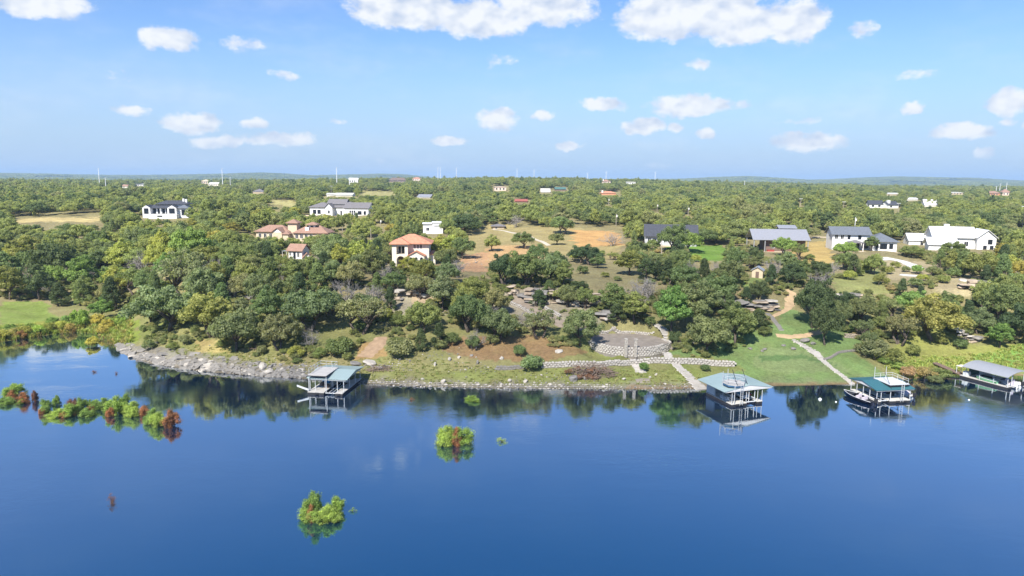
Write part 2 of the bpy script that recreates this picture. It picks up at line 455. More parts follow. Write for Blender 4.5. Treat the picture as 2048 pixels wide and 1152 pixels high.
ZONES = [  # outline in the picture, colour, strength
    ([(1330, 705), (1480, 668), (1545, 640), (1570, 612), (1630, 630), (1740, 690), (1700, 702), (1798, 768), (1480, 778), (1425, 765), (1480, 738), (1450, 715)], LAWN, .95),
    ([(1540, 690), (1640, 700), (1690, 740), (1580, 745), (1500, 730)], (.21, .255, .11), .7),
    ([(1520, 712), (1600, 706), (1660, 722), (1670, 730), (1600, 716), (1530, 722)], (.09, .16, .055), .8),
    ([(1795, 772), (1765, 705), (1850, 655), (1950, 690), (2050, 690), (2250, 720), (2250, 770), (1830, 768)], (.24, .25, .07), .95),
    ([(1940, 715), (2048, 690), (2300, 700), (2300, 780), (2000, 745)], (.14, .27, .06), .8),
    ([(1080, 735), (1400, 735), (1400, 780), (900, 778), (780, 765), (900, 745)], (.19, .22, .06), .55),
    ([(880, 680), (1075, 670), (1180, 700), (1080, 722), (960, 722), (880, 705)], LITTER, .8),
    ([(710, 690), (765, 675), (770, 715), (700, 725)], DIRT, .8),
    ([(560, 700), (700, 690), (700, 740), (560, 740)], DRY, .7),
    ([(0, 606), (95, 606), (120, 640), (60, 655), (0, 660)], (.20, .27, .06), .9),
    ([(200, 655), (275, 630), (275, 660), (262, 695), (215, 690)], LIME, .95),
    ([(-50, 655), (210, 640), (205, 690), (-50, 700)], (.27, .27, .05), .8),
    ([(250, 690), (300, 688), (400, 705), (480, 720), (610, 735), (610, 770), (230, 740), (225, 695)], ROCK, .85),
    ([(380, 680), (455, 680), (450, 705), (385, 705)], (.36, .29, .12), .9),
    ([(925, 465), (1010, 450), (1190, 455), (1235, 475), (1245, 520), (1130, 512), (1040, 530), (930, 525)], (.33, .27, .12), .9),
    ([(1140, 460), (1240, 462), (1245, 490), (1150, 495)], (.52, .30, .12), .85),
    ([(975, 490), (1075, 488), (1060, 520), (960, 535)], (.50, .31, .15), .85),
    ([(925, 510), (975, 505), (975, 545), (920, 545)], (.46, .27, .15), .85),
    ([(1120, 540), (1290, 520), (1300, 560), (1250, 575), (1110, 575)], (.25, .22, .11), .9),
    ([(1340, 492), (1450, 492), (1460, 520), (1350, 520)], (.13, .23, .04), .95),
    ([(1560, 490), (1660, 480), (1665, 525), (1580, 530)], (.46, .33, .12), .85),
    ([(1760, 520), (1870, 520), (1880, 560), (1780, 560)], CREAM, .8),
    ([(1850, 545), (2048, 520), (2048, 580), (1880, 600)], CREAM, .65),
    ([(1440, 555), (1530, 550), (1540, 575), (1440, 575)], (.17, .24, .06), .8),
    ([(1660, 545), (1760, 540), (1780, 585), (1670, 585)], (.24, .27, .09), .7),
    ([(30, 437), (205, 437), (190, 448), (40, 448)], (.50, .40, .18), .95),
    ([(540, 402), (590, 402), (590, 412), (545, 412)], (.42, .38, .16), .9),
    ([(940, 590), (1130, 572), (1215, 600), (1200, 640), (1060, 640), (960, 620)], (.36, .32, .26), .55),
    ([(700, 590), (890, 580), (880, 630), (700, 640)], (.38, .34, .28), .5),
    ([(820, 560), (900, 555), (900, 620), (830, 620)], (.46, .32, .20), .6),
    ([(720, 383), (790, 383), (790, 391), (720, 391)], (.36, .33, .14), .9)]
for poly, c, k in ZONES:
    gc = lerp(gc, c, in_poly(gu + jx, gv + jy, poly) * k * (.75 + .5 * n3).clip(0, 1))
gravel = smoothstep(3.2, .8, gs + (n3 - .5) * 2) * smoothstep(-3, 0, gs)
gravel = gravel * np.where((gu > 1480), .25, np.where(gu < 215, .2, 1.0))
gc = lerp(gc, (.22, .195, .16), gravel * .8)
gc = lerp(gc, (.24, .165, .095), smoothstep(1.3, .5, gs + (n3 - .5)) * np.where((gu > 1250) & (gs > -.2), .8, 0))
gc = lerp(gc, (.07, .055, .03), smoothstep(.35, -.3, gs))                             # wet edge and lake bed
nr, nc = len(rows), len(cols)
idx = np.arange(nr * nc).reshape(nr, nc)
gf = np.stack([idx[:-1, :-1], idx[:-1, 1:], idx[1:, 1:], idx[1:, :-1]], -1).reshape(-1, 4)
gme = bpy.data.meshes.new('ground')
gme.from_pydata(gp.tolist(), [], gf.tolist())
ca = gme.color_attributes.new('zone', 'FLOAT_COLOR', 'POINT')
ca.data.foreach_set('color', np.concatenate([gc, np.ones((len(gc), 1))], 1).astype(np.float32).ravel())
gme.polygons.foreach_set('use_smooth', [True] * len(gme.polygons))
gm = bpy.data.materials.new('earth_and_grass'); gm.use_nodes = True; t = NT(gm.node_tree)
tc = t.n('ShaderNodeTexCoord').outputs['Object']
zc = t.n('ShaderNodeAttribute', attribute_name='zone').outputs['Color']
na = t.noise(tc, 1.6, 6, 0.68); nb = t.noise(tc, 0.16, 4, 0.6); ncn = t.noise(tc, 6.0, 3, 0.7)
k = t.m('MULTIPLY_ADD', na, 1.25, t.m('MULTIPLY_ADD', nb, 0.9, t.m('MULTIPLY_ADD', ncn, 0.8, -0.475)))
cc = t.mix(1.0, zc, t.n('ShaderNodeCombineXYZ', inp={0: k, 1: t.m('MULTIPLY_ADD', nb, 0.12, t.m('SUBTRACT', k, 0.06)), 2: k}).outputs[0], 'MULTIPLY')
bn = t.n('ShaderNodeBump', inp={'Height': t.m('ADD', na, ncn), 'Strength': 0.7, 'Distance': 0.25})
b = t.n('ShaderNodeBsdfPrincipled', inp={'Base Color': cc, 'Roughness': 0.95, 'Specular IOR Level': 0.08, 'Normal': bn.outputs[0]})
t.n('ShaderNodeOutputMaterial', inp={0: b.outputs[0]})
gme.materials.append(gm)
structure(link('ground', gme), 'grassy limestone bank and wooded plateau reaching back to low blue hills')

# ------------------------------------------------------------------ water
wm = bpy.data.materials.new('lake_water'); wm.use_nodes = True; t = NT(wm.node_tree)
tc = t.n('ShaderNodeTexCoord').outputs['Object']
sx = t.vm('MULTIPLY', tc, (0.6, 1.0, 1.0))
r1 = t.noise(sx, 1.3, 4, 0.62, 0.4); r2 = t.noise(sx, 0.22, 3, 0.55); r3 = t.noise(sx, 5.0, 2, 0.6)
patch = t.smooth(t.noise(t.vm('MULTIPLY', tc, (0.5, 1.0, 1)), 0.035, 4, 0.6), 0.46, 0.66)
hgt = t.m('ADD', t.m('MULTIPLY', r1, t.m('MULTIPLY_ADD', patch, 0.028, 0.004)), t.m('ADD', t.m('MULTIPLY', r2, 0.012), t.m('MULTIPLY', r3, t.m('MULTIPLY_ADD', patch, 0.010, 0.0012))))
bn = t.n('ShaderNodeBump', inp={'Height': hgt, 'Strength': 1.0, 'Distance': 1.0})
lw_f = t.n('ShaderNodeLayerWeight', inp={'Blend': 0.5}).outputs['Facing']
fr = t.m('MULTIPLY_ADD', t.m('POWER', lw_f, 2.0), 0.90, 0.25, True)
tint = t.mix(t.smooth(lw_f, 0.44, 0.68), (0.42, 0.88, 1.0), (0.92, 0.98, 1.0))
gl = t.n('ShaderNodeBsdfGlossy', inp={'Color': tint, 'Roughness': 0.03, 'Normal': bn.outputs[0]})
df = t.n('ShaderNodeBsdfDiffuse', inp={'Color': (0.001, 0.014, 0.052, 1)})
mx = t.n('ShaderNodeMixShader', inp={0: fr, 1: df.outputs[0], 2: gl.outputs[0]})
t.n('ShaderNodeOutputMaterial', inp={0: mx.outputs[0]})
structure(link('water', new_mesh('water', [(-900, -500, 0), (900, -500, 0), (900, 190, 0), (-900, 190, 0)], [(0, 1, 2, 3)], wm)), 'calm deep blue lake reflecting the wooded bank')

# ------------------------------------------------------------------ plants: shared meshes
LEAF = leaf_mat('foliage')
BARK = mat('bark', (.13, .105, .085), .95, .35, 4, .1, bump=.4)
DEADWOOD = mat('dead_wood', (.30, .275, .25), .95, .25, 4, .1)

def leaf_cards(cl, per, leaf, rng, flat=.8, jit=.5, up=.25, fuzz=0.0):
    """leaf-sized quads on the surface of many clumps; cl = (n,4) centres and radii"""
    n = len(cl) * per
    c = np.repeat(cl, per, 0); cv = np.repeat(rng.random(len(cl)), per)
    d = rng.normal(size=(n, 3)); d[:, 2] += up; d /= np.linalg.norm(d, axis=1)[:, None]
    rad = c[:, 3] * rng.uniform(.55, 1.08, n) 
    if fuzz: rad = c[:, 3] * (.25 + fuzz * rng.random(n) ** 1.4)
    p = c[:, :3] + d * rad[:, None] * np.array([1, 1, flat])
    nm = d + rng.normal(size=(n, 3)) * jit; nm /= np.linalg.norm(nm, axis=1)[:, None]
    t = np.cross(nm, rng.normal(size=(n, 3))); t /= np.linalg.norm(t, axis=1)[:, None]
    bt = np.cross(nm, t)
    s = leaf * rng.uniform(.6, 1.35, n)
    a = t * s[:, None] * .5; b2 = bt * (s * rng.uniform(.45, .9, n))[:, None] * .5
    bend = nm * (s * .18)[:, None]
    V = np.stack([p - a - bend, p - b2, p + a - bend, p + b2], 1).reshape(-1, 3)
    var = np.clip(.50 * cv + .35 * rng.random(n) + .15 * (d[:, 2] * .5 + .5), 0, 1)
    return V, np.repeat(var, 4)

def cards_mesh(name, V, var, m=None):
    n = len(V) // 4
    me = bpy.data.meshes.new(name)
    me.vertices.add(len(V)); me.vertices.foreach_set('co', V.astype(np.float32).ravel())
    me.loops.add(n * 4); me.loops.foreach_set('vertex_index', np.arange(n * 4, dtype=np.int32))
    me.polygons.add(n); me.polygons.foreach_set('loop_start', np.arange(0, n * 4, 4, dtype=np.int32))
    me.polygons.foreach_set('loop_total', np.full(n, 4, dtype=np.int32))
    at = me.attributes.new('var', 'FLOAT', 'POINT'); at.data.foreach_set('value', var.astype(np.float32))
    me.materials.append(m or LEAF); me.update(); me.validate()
    return me

def clumps_dome(rng, n, w, h, z0, rmin, rmax, low=-.25, shell=.55):
    """clump centres spread through a lumpy dome, w wide, from z0 up to h"""
    out = []
    lob = rng.uniform(.75, 1.2, 7); ph = rng.uniform(0, 6.28)
    while len(out) < n:
        d = rng.normal(size=3); d /= np.linalg.norm(d)
        if d[2] < low: continue
        a = (math.atan2(d[1], d[0]) + ph) % 6.28 / 6.28 * 7
        k = lob[int(a) % 7] * (1 - a % 1) + lob[(int(a) + 1) % 7] * (a % 1)
        r = rng.uniform(shell, 1) * k
        rr = rng.uniform(rmin, rmax) * w
        zc = z0 + (h - z0) * .42
        x, y = d[0] * r * (w / 2 - rr * .8), d[1] * r * (w / 2 - rr * .8)
        z = zc + d[2] * r * ((h - zc) if d[2] > 0 else (zc - z0)) - (rr * .4 if d[2] > 0 else 0)
        out.append((x, y, z, rr))
    return np.array(out)

def limbs(cl, rng, h0, r0, trunks=1, lean=.0, n=6, take=9):
    mb = MB()
    pick = cl[rng.permutation(len(cl))[:take]]
    for k in range(trunks):
        a = rng.uniform(0, 6.28); off = .25 * (trunks > 1)
        base = Vector((math.cos(a) * off, math.sin(a) * off, -.5))
        fork = Vector((math.cos(a) * (lean + off * 2.5), math.sin(a) * (lean + off * 2.5), h0))
        mid = (base + fork) / 2 + Vector((rng.uniform(-.12, .12), rng.uniform(-.12, .12), 0))
        mb.tube([base, mid, fork], [r0 * 1.25, r0, r0 * .85], n)
        for q in pick[k::trunks]:
            e = Vector(q[:3]); m1 = fork.lerp(e, .5) + Vector((0, 0, .12 * (e - fork).length))
            mb.tube([fork, m1, e], [r0 * .6, r0 * .38, r0 * .12], 5)
    return mb.mesh('trunk', BARK, True)

def branchy(rng, h, w, levels=4, r0=.16, kids=(3, 5), m=None, name='branches'):
    mb = MB()
    def grow(p, d, L, r, lv):
        q = p + d * L; mid = p + d * (L * .5) + Vector(rng.normal(size=3)) * L * .09
        mb.tube([p, mid, q], [r, r * .8, r * .55], 4 if lv > 1 else 5)
        if lv >= levels: return
        for k in range(int(rng.integers(*kids))):
            nd = (d * .8 + Vector(rng.normal(size=3)) * .62 + Vector((0, 0, .12))).normalized()
            if nd.z < -.15: nd.z *= -.5
            grow(p.lerp(q, rng.uniform(.45, 1)), nd, L * rng.uniform(.6, .85), r * .52, lv + 1)
    for k in range(3):
        a = k * 2.1 + rng.uniform(0, 1)
        grow(Vector((0, 0, -.3)), Vector((math.cos(a) * .5 * w / h, math.sin(a) * .5 * w / h, 1)).normalized(), h * .42, r0, 1)
    return mb.mesh(name, m or DEADWOOD)

PROTO = {}       # kind -> list of (crown mesh, trunk mesh, natural height, natural width)
def protos():
    def put(kind, cl, per, leaf, h, w, seed, h0, r0, trunks=1, lean=.2, flat=.8, jit=.38, up=.3, take=9):
        rng = np.random.default_rng(seed)
        V, var = leaf_cards(cl, per, leaf, rng, flat, jit, up)
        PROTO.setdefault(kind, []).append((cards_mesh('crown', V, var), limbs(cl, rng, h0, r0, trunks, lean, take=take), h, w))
    for i in range(5):      # broad live oaks
        rng = np.random.default_rng(100 + i)
        put('oak', clumps_dome(rng, 74, 9.5, 6.6, 1.3, .055, .13, -.35), 125, .32, 6.6, 9.5, 200 + i, 1.5, .24, 1 + i % 3, .5)
    for i in range(3):      # rounder elms and hackberries
        rng = np.random.default_rng(120 + i)
        put('elm', clumps_dome(rng, 66, 6.6, 8.2, 1.4, .065, .15, -.6), 125, .30, 8.2, 6.6, 220 + i, 2.2, .20, 1, .2)
    for i in range(3):      # dense ashe junipers
        rng = np.random.default_rng(140 + i)
        cl = []
        for k in range(50):
            f = rng.random() ** .8; rr = (1 - f) * 2.0 + .25; a = rng.uniform(0, 6.28); q = rng.uniform(.5, 1) * rr
            cl.append((math.cos(a) * q, math.sin(a) * q, .7 + f * 5.2, rng.uniform(.4, .75)))
        put('juniper', np.array(cl), 140, .24, 6.4, 4.8, 240 + i, 1.2, .16, 2, .2, 1.1, .6)
    for i in range(3):      # low shrubs
        rng = np.random.default_rng(160 + i)
        put('shrub', clumps_dome(rng, 34, 3.6, 2.3, .2, .09, .18, -.1), 95, .20, 2.3, 3.6, 260 + i, .5, .06, 3, .3, .85, .6)
    for i in range(3):      # thin crowned mesquites and half bare oaks
        rng = np.random.default_rng(180 + i)
        put('thin', clumps_dome(rng, 54, 8.0, 5.6, 1.5, .05, .11, -.2, .4), 55, .28, 5.6, 8.0, 280 + i, 1.4, .2, 3, .7, .7, .7, take=24)
protos()
def dead_protos():
    for i in range(3):
        rng = np.random.default_rng(300 + i)
        me = branchy(rng, 5.5, 6, 5, .15, (3, 5))
        PROTO.setdefault('dead', []).append((me, None, 5.5, 6.0))
dead_protos()

# colours of whole crowns (albedo)
GREY = (.115, .135, .062); OLIVE = (.135, .152, .048); DARK = (.055, .078, .036); LEAFY = (.115, .17, .042); GOLD = (.185, .165, .035)
YELL = (.185, .195, .04); MID = (.095, .125, .048); LIMEC = (.16, .22, .035); DULL = (.14, .145, .075); BRIGHT = (.095, .155, .035)
COLNAME = {GREY: 'grey green', OLIVE: 'olive green', DARK: 'dark green', LEAFY: 'leafy green', GOLD: 'golden tinged', YELL: 'yellow green', MID: 'mid green',
           LIMEC: 'lime green', DULL: 'dull grey green', BRIGHT: 'bright green'}
KINDNAME = {'oak': ('live_oak', 'live oak', 'tree'), 'elm': ('elm_tree', 'round crowned tree', 'tree'), 'juniper': ('juniper_tree', 'dense juniper', 'tree'),
            'shrub': ('shrub', 'low shrub', 'shrub'), 'thin': ('mesquite_tree', 'thin crowned tree', 'tree'), 'dead': ('bare_tree', 'leafless tree', 'tree')}
TREES = []       # everything planted one by one: (x, y, radius, top, kind)
def plant(kind, x, y, h, wid, col, label, group=None, z=None, rng=RNG, name=None, cat=None, rz=None):
    lst = PROTO[kind]; cm, tm, ph, pw = lst[int(rng.integers(len(lst)))]
    z = max(hz(x, y), -.2) if z is None else z
    nm, _, ct = KINDNAME.get(kind, (kind, kind, 'tree'))
    o = thing(name or nm, label, cat or ct, (x, y, z - .05), rng.uniform(0, 6.28) if rz is None else rz, group)
    sxy, sz = wid / pw, h / ph
    jit = 1 + rng.uniform(-.13, .13); warm = rng.uniform(-.10, .10)
    c4 = (col[0] * jit * (1 + warm), col[1] * jit, col[2] * jit * (1 - warm), 1)
    if kind == 'dead':
        t_ = link('branches', cm, o); t_.scale = (sxy, sxy, sz)
    else:
        a = link('crown', cm, o); a.scale = (sxy, sxy, sz); a.color = c4
        b_ = link('trunk', tm, o); b_.scale = (sxy, sxy, sz)
    TREES.append((x, y, wid / 2, z + h, kind))
    return o

# ------------------------------------------------------------------ far houses and poles: where they stand
FARPOS = {}
FAR_PX = [(1752, 416, 9, 5.0, 480), (1786, 417, 8, 4.6, 478), (1862, 413, 8.5, 5.0, 500), (1217, 390, 15, 3.6, 700), (1091, 386, 10, 4.6, 760), (1001, 382, 13, 4.9, 780), (1121, 382, 14, 4.6, 900), (1042, 405, 9, 2.4, 520), (848, 396, 11, 2.8, 560), (662, 392, 7, 2.2, 560), (688, 393, 14, 2.6, 560), (516, 387, 11, 4.5, 680), (707, 366, 16, 9.0, 1250), (795, 364, 30, 7.0, 1150), (833, 362, 13, 6.0, 1150), (410, 368, 9, 6.0, 950), (427, 372, 14, 5.0, 930), (250, 377, 6, 4.4, 820), (280, 372, 13, 4.0, 980), (1213, 366, 14, 5.6, 1200), (1262, 368, 15, 3.6, 1150), (1785, 391, 15, 3.0, 800), (1825, 401, 10, 2.4, 640), (1915, 389, 20, 3.2, 950), (1990, 392, 15, 6.4, 900), (2012, 391, 9, 8.0, 880)]   # u, v of the foot, width, height, nominal distance
POLES = [(200, 338, 377, 'tall white steel power pole at the far left skyline'), (212, 356, 377, 'shorter white pole just right of the far left pole'), (446, 338, 377, 'tall white power pole left of the rambling white house skyline'),
         (461, 355, 373, 'shorter white pole right of the tall pole above the tile compound'), (674, 336, 372, 'tall white pole left of the skyline white house'), (699, 356, 372, 'short white pole beside the skyline white house'),
         (876, 335, 363, 'left one of the close pair of white poles on the skyline'), (881, 335, 364, 'right one of the close pair of white poles on the skyline'), (913, 336, 363, 'single white pole right of the close pair'),
         (1034, 338, 360, 'thin white pole on the skyline above the pink house'), (1068, 340, 359, 'thin white pole right of the skyline centre'), (1175, 346, 362, 'short thin pole left of the skyline rise'),
         (1212, 343, 361, 'thin white pole on the skyline rise'), (1310, 344, 362, 'thin white pole on the right skyline'), (1489, 362, 372, 'tiny white pole before the blue hills'),
         (1992, 372, 384, 'left white mast of the far substation'), (1999, 368, 384, 'middle white mast of the far substation'), (2012, 366, 384, 'right white mast of the far substation')]
UP = [(1323, 480, 512, 1, 'wooden utility pole with a white transformer beside the dark roofed house'), (1232, 428, 452, 1, 'utility pole with a transformer behind the orange field'), (1709, 435, 462, 1, 'pale utility pole behind the roof of the white two storey house'),
      (1883, 459, 492, 0, 'dark utility pole in front of the white farmhouse roof'), (742, 456, 478, 0, 'slim utility pole left of the villa'), (685, 452, 464, 0, 'slim pole right of the tile roofed compound'), (2044, 412, 456, 2, 'dark utility pole with crossarm at the right edge'),
      (1601, 397, 412, 2, 'utility pole with a pale crossarm in the right woods'), (1796, 407, 425, 2, 'utility pole with crossarm beside the far white pair'), (1687, 403, 416, 2, 'utility pole with crossarm left of the far white pair'), (1314, 410, 424, 1, 'small utility pole in the woods above the dark roofed house'),
      (1217, 398, 412, 1, 'small utility pole below the far orange house'), (1376, 415, 432, 1, 'small utility pole in the woods right of centre'), (663, 372, 386, 2, 'utility pole before the skyline white house'), (761, 442, 452, 1, 'white pole top transformer left of the villa')]

# ------------------------------------------------------------------ what must stay open: clearings and sight lines
CLEAR = [
    [(640, 735), (700, 728), (722, 690), (735, 670), (775, 668), (800, 705), (900, 700), (1070, 705), (1180, 690), (1330, 690), (1400, 720), (1500, 700), (1530, 660), (1545, 618), (1615, 630), (1735, 690), (1805, 775), (1400, 795), (640, 795)],
    [(1780, 775), (1765, 705), (1830, 672), (1900, 668), (2048, 690), (2400, 690), (2400, 810), (1780, 800)],
    [(-200, 600), (105, 600), (190, 622), (285, 622), (285, 700), (-200, 730)],
    [(225, 685), (300, 690), (420, 716), (560, 733), (640, 738), (640, 785), (225, 765)],
    [(925, 470), (1010, 455), (1195, 455), (1250, 464), (1255, 515), (1280, 540), (1285, 558), (1130, 572), (1110, 545), (1060, 520), (930, 545)],
    [(1015, 595), (1045, 588), (1140, 640), (1330, 640), (1380, 670), (1340, 710), (1165, 702), (1100, 655)],
    [(1600, 480), (1670, 480), (1665, 522), (1590, 527)], [(1740, 515), (1850, 518), (1870, 558), (1790, 560)],
    [(1335, 490), (1455, 490), (1450, 518), (1345, 515)], [(15, 433), (212, 434), (204, 449), (15, 452)],
    [(540, 401), (592, 401), (592, 413), (545, 413)], [(720, 383), (790, 383), (790, 391), (720, 391)], [(1480, 383), (1560, 386), (1555, 396), (1480, 394)]]
SEE = [  # rectangles of the picture that nearer trees must not cover, and how far away they are
    (798, 474, 856, 512, 184), (574, 490, 614, 508, 203), (504, 446, 645, 464, 246), (848, 447, 884, 464, 272), (616, 402, 733, 424, 330),
    (289, 405, 368, 436, 340), (1284, 454, 1318, 478, 226), (1360, 454, 1392, 466, 226), (1483, 462, 1612, 492, 220), (1532, 490, 1548, 504, 220), (1666, 462, 1786, 500, 220),
    (1816, 472, 1858, 492, 240), (1868, 462, 1982, 496, 228), (1955, 495, 1982, 505, 228), 
    (1200, 383, 1238, 389, 800), (1081, 379, 1101, 386, 900), (987, 373, 1016, 382, 900), (836, 390, 862, 396, 560), (650, 387, 704, 393, 560),
    (504, 378, 528, 386, 700), (1501, 538, 1524, 556, 168), (985, 449, 1008, 457, 300), (1112, 375, 1134, 381, 1000), (1030, 400, 1056, 405, 520),
    (1318, 478, 1328, 512, 205), (700, 356, 715, 364, 1300), (772, 357, 812, 364, 1200), (1030, 580, 1070, 604, 148), (1085, 584, 1125, 604, 148), (1160, 585, 1190, 604, 148), (802, 588, 822, 604, 140), (1500, 604, 1545, 618, 140)]

for (a, c, b, e) in ((1165, 546, 1270, 566), (1045, 606, 1105, 636), (1775, 522, 1850, 556), (1668, 548, 1755, 574), (40, 438, 200, 445), (545, 403, 588, 410), (725, 384, 785, 389), (1600, 482, 1660, 516), (1000, 498, 1080, 520),
                     (1385, 500, 1440, 512), (1880, 556, 1930, 576), (925, 515, 970, 540), (1560, 590, 1592, 612)):
    SEE.append((a, c, b, e, ground_at((a + b) / 2, (c + e) / 2, 1500)[1]))
for nm_, lst in (('house', FAR_PX), ('pole', POLES), ('upole', UP)):
    for it in lst:
        u, v1 = it[0], (it[1] if nm_ == 'house' else it[2])
        g = ground_at(u, v1, 2600)
        if g[1] > 1600 and u < 1600:
            g = at_depth(u, v1, 1330.0); g[2] = max(g[2], hz(g[0], g[1]))
        FARPOS[(nm_, u, v1)] = g
        k_ = FPX / max(g[1], 1)
        if nm_ == 'house':
            k_ = FPX / it[4]; SEE.append((u - it[2] * k_ * .42, v1 - it[3] * k_, u + it[2] * k_ * .42, v1 - .22 * it[3] * k_, g[1]))
        else: SEE.append((u - .8, it[1], u + .8, v1 - (v1 - it[1]) * .25, g[1]))

def blocked(x, y, z, h, wid):
    q = proj(np.array([[x - wid / 2, y, z + h * .55], [x + wid / 2, y, z + h * .55], [x, y, z + h], [x, y, z]]))
    u0, u1, v0, v1, d = q[:, 0].min(), q[:, 0].max(), q[2, 1], q[3, 1], y
    for (a, c, b, e, dd) in SEE:
        if d < dd + 4 and u1 > a and u0 < b and v0 < e and v1 > c: return True
    return False

def clear_at(u, v):
    r = np.zeros(np.shape(u), bool)
    for p in CLEAR: r |= in_poly(u, v, p)
    return r

